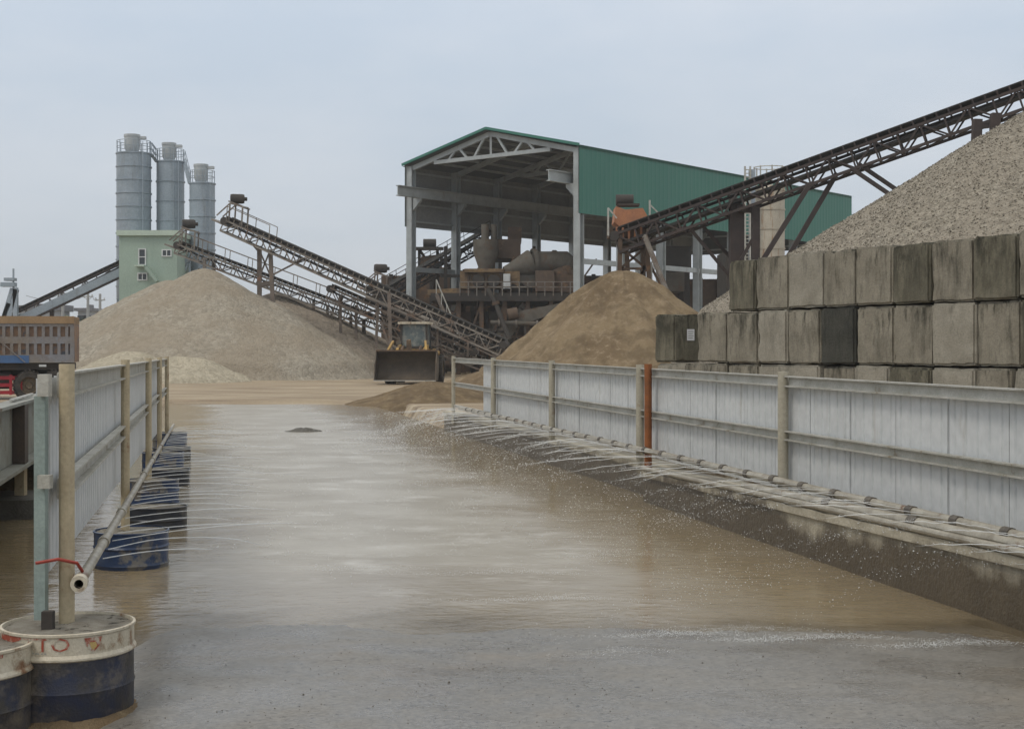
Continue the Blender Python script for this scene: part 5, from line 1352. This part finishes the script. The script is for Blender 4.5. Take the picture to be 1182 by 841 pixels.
tk.rotation_euler.z = R(13)
ldm.f = [(i*13+j, (i+1)*13+j, (i+1)*13+j+1, i*13+j+1) for i in range(ns) for j in range(12)]
rm = Matrix.Translation((xr,YT,0)) @ Matrix.Rotation(R(13),4,'Z') @ Matrix.Translation((-xr,-YT,0))
ldm.v = [rm @ v for v in ldm.v]
tag(ldm.build('gravel_load', m_gravlow, smooth=60, org=(xr-3,YT+1,1)), 'gravel load heaped in the dump truck bed at left', 'gravel')

# ------------------------------------------------------------------ far left background
t = thing('conveyor_tower', 'leaning grey boom tower with lamp box behind the dump truck', 'tower', P(12,405,116))
mb = MB()
for (a_, b_) in (((5,366),(15,333)),((11,366),(19,334)),((18,366),(18,332)),((5,366),(11,350))): mb.beam(P(*a_,116), P(*b_,116), .36)
mb.build('frame', m_siloc, t, smooth=0)
MB().obox(P(10,328.5,116), (1.1,0,0), (0,.8,0), (0,0,.35)).build('lamp_box', m_siloc, t, smooth=0)
MB().obox(P(12,322.5,116), (.8,0,0), (0,.8,0), (0,0,.25)).build('cap', m_siloc, t, smooth=0)
MB().beam(P(15.5,334,116), P(15.5,310,116), .12).build('mast', m_siloc, t, smooth=0)
for (px, yt, Y, lab, dx) in ((72.5,335,165,'utility pole left of the far pavilion', 6),(101.5,335,170,'tall utility pole in front of the far pavilion', 6),(115.5,339,176,'utility pole with arms to the right of the far pavilion', 6),(42.5,346,160,'short utility pole between the far low buildings', 0)):
    t = thing('utility_pole', lab, 'utility pole', P(px,405,Y), 'far utility poles')
    MB().tube([V3((XY(px,Y), Y, -1)), P(px,yt,Y)], [.26,.15], 8).build('pole', m_pole, t)
    if dx:
        MB().beam(P(px-dx,yt+7.5,Y), P(px+dx,yt+7.2,Y), .13).build('cross_arm', m_pole, t, smooth=0)
        for e in (-dx*.8, dx*.8): MB().tube([P(px+e,yt+7,Y), P(px+e,yt+4.8,Y)], .09, 6).build('insulator', m_white, t)
mb = MB()
pts = [P(30,341,160), P(66.5,341.5,165), P(78.5,341.5,165), P(96,342,170), P(107,342,170), P(110,343.5,176), P(121,345,176)]
for k in range(len(pts)-1):
    a_, b_ = pts[k], pts[k+1]
    mb.tube([a_.lerp(b_, i/6) - V3((0,0,.35*math.sin(math.pi*i/6))) for i in range(7)], .022, 4)
t = mb.build('power_line', m_dark); tag(t, 'thin sagging power line strung between the far utility poles', 'power line')
def house(px0, px1, pyt, Y, d, roof, label, flat=True):
    a_, b_ = P(px0, pyt, Y), P(px1, pyt, Y)
    t = thing('far_building', label, 'building', (a_.x, Y, 0))
    MB().box((a_.x, Y, -1), (b_.x, Y+d, a_.z)).build('wall', m_far, t, smooth=0)
    MB().box((a_.x-.5, Y-.6, a_.z), (b_.x+.5, Y+d+.5, a_.z+roof)).build('roof', m_farroof, t, smooth=0)
    n = max(2, int((b_.x-a_.x)/2.6))
    for k in range(n):
        x = a_.x+(b_.x-a_.x)*(k+.5)/n
        MB().box((x-.6, Y-.06, a_.z-2.0), (x+.6, Y-.003, a_.z-.7)).build('window', m_glass, t, smooth=0)
    return t
house(22,38,357,215,9,.6,'low grey far building behind the left tip of the truck bed')
house(38,60,358,225,9,1.0,'far building with dark flat roof right of the low grey one')
hq = house(90,105,359,230,8,.5,'far pavilion with overhanging roof and a small roof turret')
MB().box((P(97,354,230).x, 232, P(97,358,230).z), (P(100,354,230).x, 234, P(97,351,230).z)).build('turret', m_farroof, hq, smooth=0)
house(118,134,362.5,240,9,.4,'low pale far building just left of the mint tower')
def bush(px, Y, w, h, label, seed):
    random.seed(seed); c = V3((XY(px, Y), Y, 0))
    h *= .72
    t = thing('tree', label, 'tree', c, 'far trees')
    tr = MB().tube([c, c+V3((.1,0,h*.4)), c+V3((.25,.1,h*.75))], [.22,.16,.06], 7)
    for k in range(4):
        an = k*1.7; tr.tube([c+V3((0,0,h*.35)), c+V3((math.cos(an)*w*.25, math.sin(an)*w*.25, h*.7))], [.09,.04], 5)
    tr.build('trunk', m_bark, t)
    cr = MB()
    cl = [V3((random.gauss(0, w*.24), random.gauss(0, w*.22), h*random.uniform(.35, .92))) for _ in range(16)]
    for q_ in cl:
        for _ in range(90):
            p = c + q_ + V3((random.gauss(0,1), random.gauss(0,1), random.gauss(0,.8)))*(w*.085)
            n_ = V3((random.gauss(0,1), random.gauss(0,1), random.gauss(0,1))).normalized(); u = n_.orthogonal().normalized()*random.uniform(.14,.3); v = n_.cross(u)
            cr.add([p-u-v*.6, p+u-v*.6, p+u+v*.6, p-u+v*.6], [(0,1,2,3)])
    cr.build('crown', m_leaf, t, smooth=0)
for i, (px, Y, w, h, lab) in enumerate(((92,150,6.5,6.0,'rounded far tree just right of the truck bed'), (108,158,7,5.2,'dark far tree under the far pavilion'), (80,170,7,5.5,'far tree showing above the truck bed corner'), (122,165,6,4.6,'small far tree left of the mint building'),
                                       (30,180,8,5.6,'far tree behind the leaning boom tower'), (56,185,8,5.0,'far tree between the two far flat buildings'))):
    bush(px, Y, w, h, lab, 50+i)
# distant low hills close the horizon
mb = MB(); n = 120
for i in range(n+1):
    x = -1600 + 3200*i/n
    h_ = 5 + 10*max(0, .5+nz(x, 0, 2, .004)) + 2*nz(x, 0, 5, .03)
    mb.v += [V3((x, 1500, -5)), V3((x, 1550, h_*.8)), V3((x, 1700, h_)), V3((x, 2000, -5))]
mb.f = [(4*i+j, 4*i+4+j, 4*i+5+j, 4*i+1+j) for i in range(n) for j in range(3)]
tag(mb.build('hills', m_leaf, smooth=60), kind='structure')

# ------------------------------------------------------------------ haze
HZ = MB().box((-1900, -390, -8), (1900, 2300, 60)).build('haze', bpy.data.materials.new('haze_air'), smooth=0)
hm = HZ.data.materials[0]; hm.use_nodes = True; hm.node_tree.nodes.clear()
ho = hm.node_tree.nodes.new('ShaderNodeOutputMaterial'); hv = hm.node_tree.nodes.new('ShaderNodeVolumePrincipled')
hv.inputs['Color'].default_value = (.86,.90,.95,1); hv.inputs['Density'].default_value = .00045; hv.inputs['Anisotropy'].default_value = .2
hm.node_tree.links.new(hv.outputs[0], ho.inputs['Volume'])
tag(HZ, kind='stuff', label='thin grey haze filling the air over the whole plant', cat='haze')

# ------------------------------------------------------------------ sky, sun, camera
SUN_EL, SUN_AZ = R(55), R(-35)
w = bpy.data.worlds.new('World'); scn.world = w; w.use_nodes = True
nt = w.node_tree; nt.nodes.clear()
out = nt.nodes.new('ShaderNodeOutputWorld'); bg = nt.nodes.new('ShaderNodeBackground'); bg.inputs[1].default_value = .1
sky = nt.nodes.new('ShaderNodeTexSky'); sky.sky_type = 'NISHITA'; sky.sun_disc = False; sky.sun_elevation = SUN_EL; sky.sun_rotation = SUN_AZ
sky.dust_density = 3; sky.air_density = 1
tc = nt.nodes.new('ShaderNodeTexCoord'); sx = nt.nodes.new('ShaderNodeSeparateXYZ'); nt.links.new(tc.outputs['Generated'], sx.inputs[0])
mp = nt.nodes.new('ShaderNodeMapping'); mp.inputs['Scale'].default_value = (1,1,3); nt.links.new(tc.outputs['Generated'], mp.inputs[0])
cl = noise_fac(nt, mp.outputs[0], 3.4, 6, .55, .36, .64)
el = N(nt, 'ShaderNodeMapRange'); el.inputs['From Min'].default_value = .0; el.inputs['From Max'].default_value = .30
nt.links.new(sx.outputs[2], el.inputs['Value'])
low = mixc(nt, cl, (6.15,6.6,7.1), (5.0,5.7,6.4))
hi = mixc(nt, cl, (7.3,8.0,9.0), (6.3,7.3,8.6))
grey = mixc(nt, el.outputs[0], low, hi)
zen = N(nt, 'ShaderNodeMapRange'); zen.inputs['From Min'].default_value = .30; zen.inputs['From Max'].default_value = 1.0; zen.inputs['To Min'].default_value = 1.0; zen.inputs['To Max'].default_value = 1.75
nt.links.new(sx.outputs[2], zen.inputs['Value'])
zf = N(nt, 'ShaderNodeMapRange'); zf.inputs['From Min'].default_value = .30; zf.inputs['From Max'].default_value = .7
nt.links.new(sx.outputs[2], zf.inputs['Value'])
grey = mixc(nt, zf.outputs[0], grey, (6.5,6.35,6.0))
vm = nt.nodes.new('ShaderNodeVectorMath'); vm.operation = 'SCALE'; nt.links.new(grey, vm.inputs[0]); nt.links.new(zen.outputs[0], vm.inputs['Scale'])
fin = mixc(nt, .93, sky.outputs[0], vm.outputs[0])
nt.links.new(fin, bg.inputs[0]); nt.links.new(bg.outputs[0], out.inputs[0])
sl = bpy.data.lights.new('sun', 'SUN'); sl.energy = 1.0; sl.angle = R(16); sl.color = (1.0,.94,.85)
so = bpy.data.objects.new('sun', sl); COL.objects.link(so)
dv = Vector((math.sin(SUN_AZ)*math.cos(SUN_EL), math.cos(SUN_AZ)*math.cos(SUN_EL), math.sin(SUN_EL)))
dv = Vector((-.45, -.35, .82)).normalized()
so.rotation_euler = dv.to_track_quat('Z', 'Y').to_euler()
sky.sun_elevation = math.asin(dv.z); sky.sun_rotation = math.atan2(dv.x, dv.y)

cd = bpy.data.cameras.new('camera'); cd.sensor_width = 36; cd.lens = 36*F/1182; cd.clip_end = 9000; cd.clip_start = .05
cd.shift_y = (HY - 420.5)/1182
co = bpy.data.objects.new('camera', cd); COL.objects.link(co); co.location = (0, 0, H); co.rotation_euler = (R(90), 0, 0)
scn.camera = co
vs = scn.view_settings; vs.view_transform = 'Standard'; vs.look = 'None'; vs.gamma = 1; vs.use_curve_mapping = False; vs.exposure = 0
scn.cycles.volume_bounces = 1; scn.cycles.max_bounces = 8
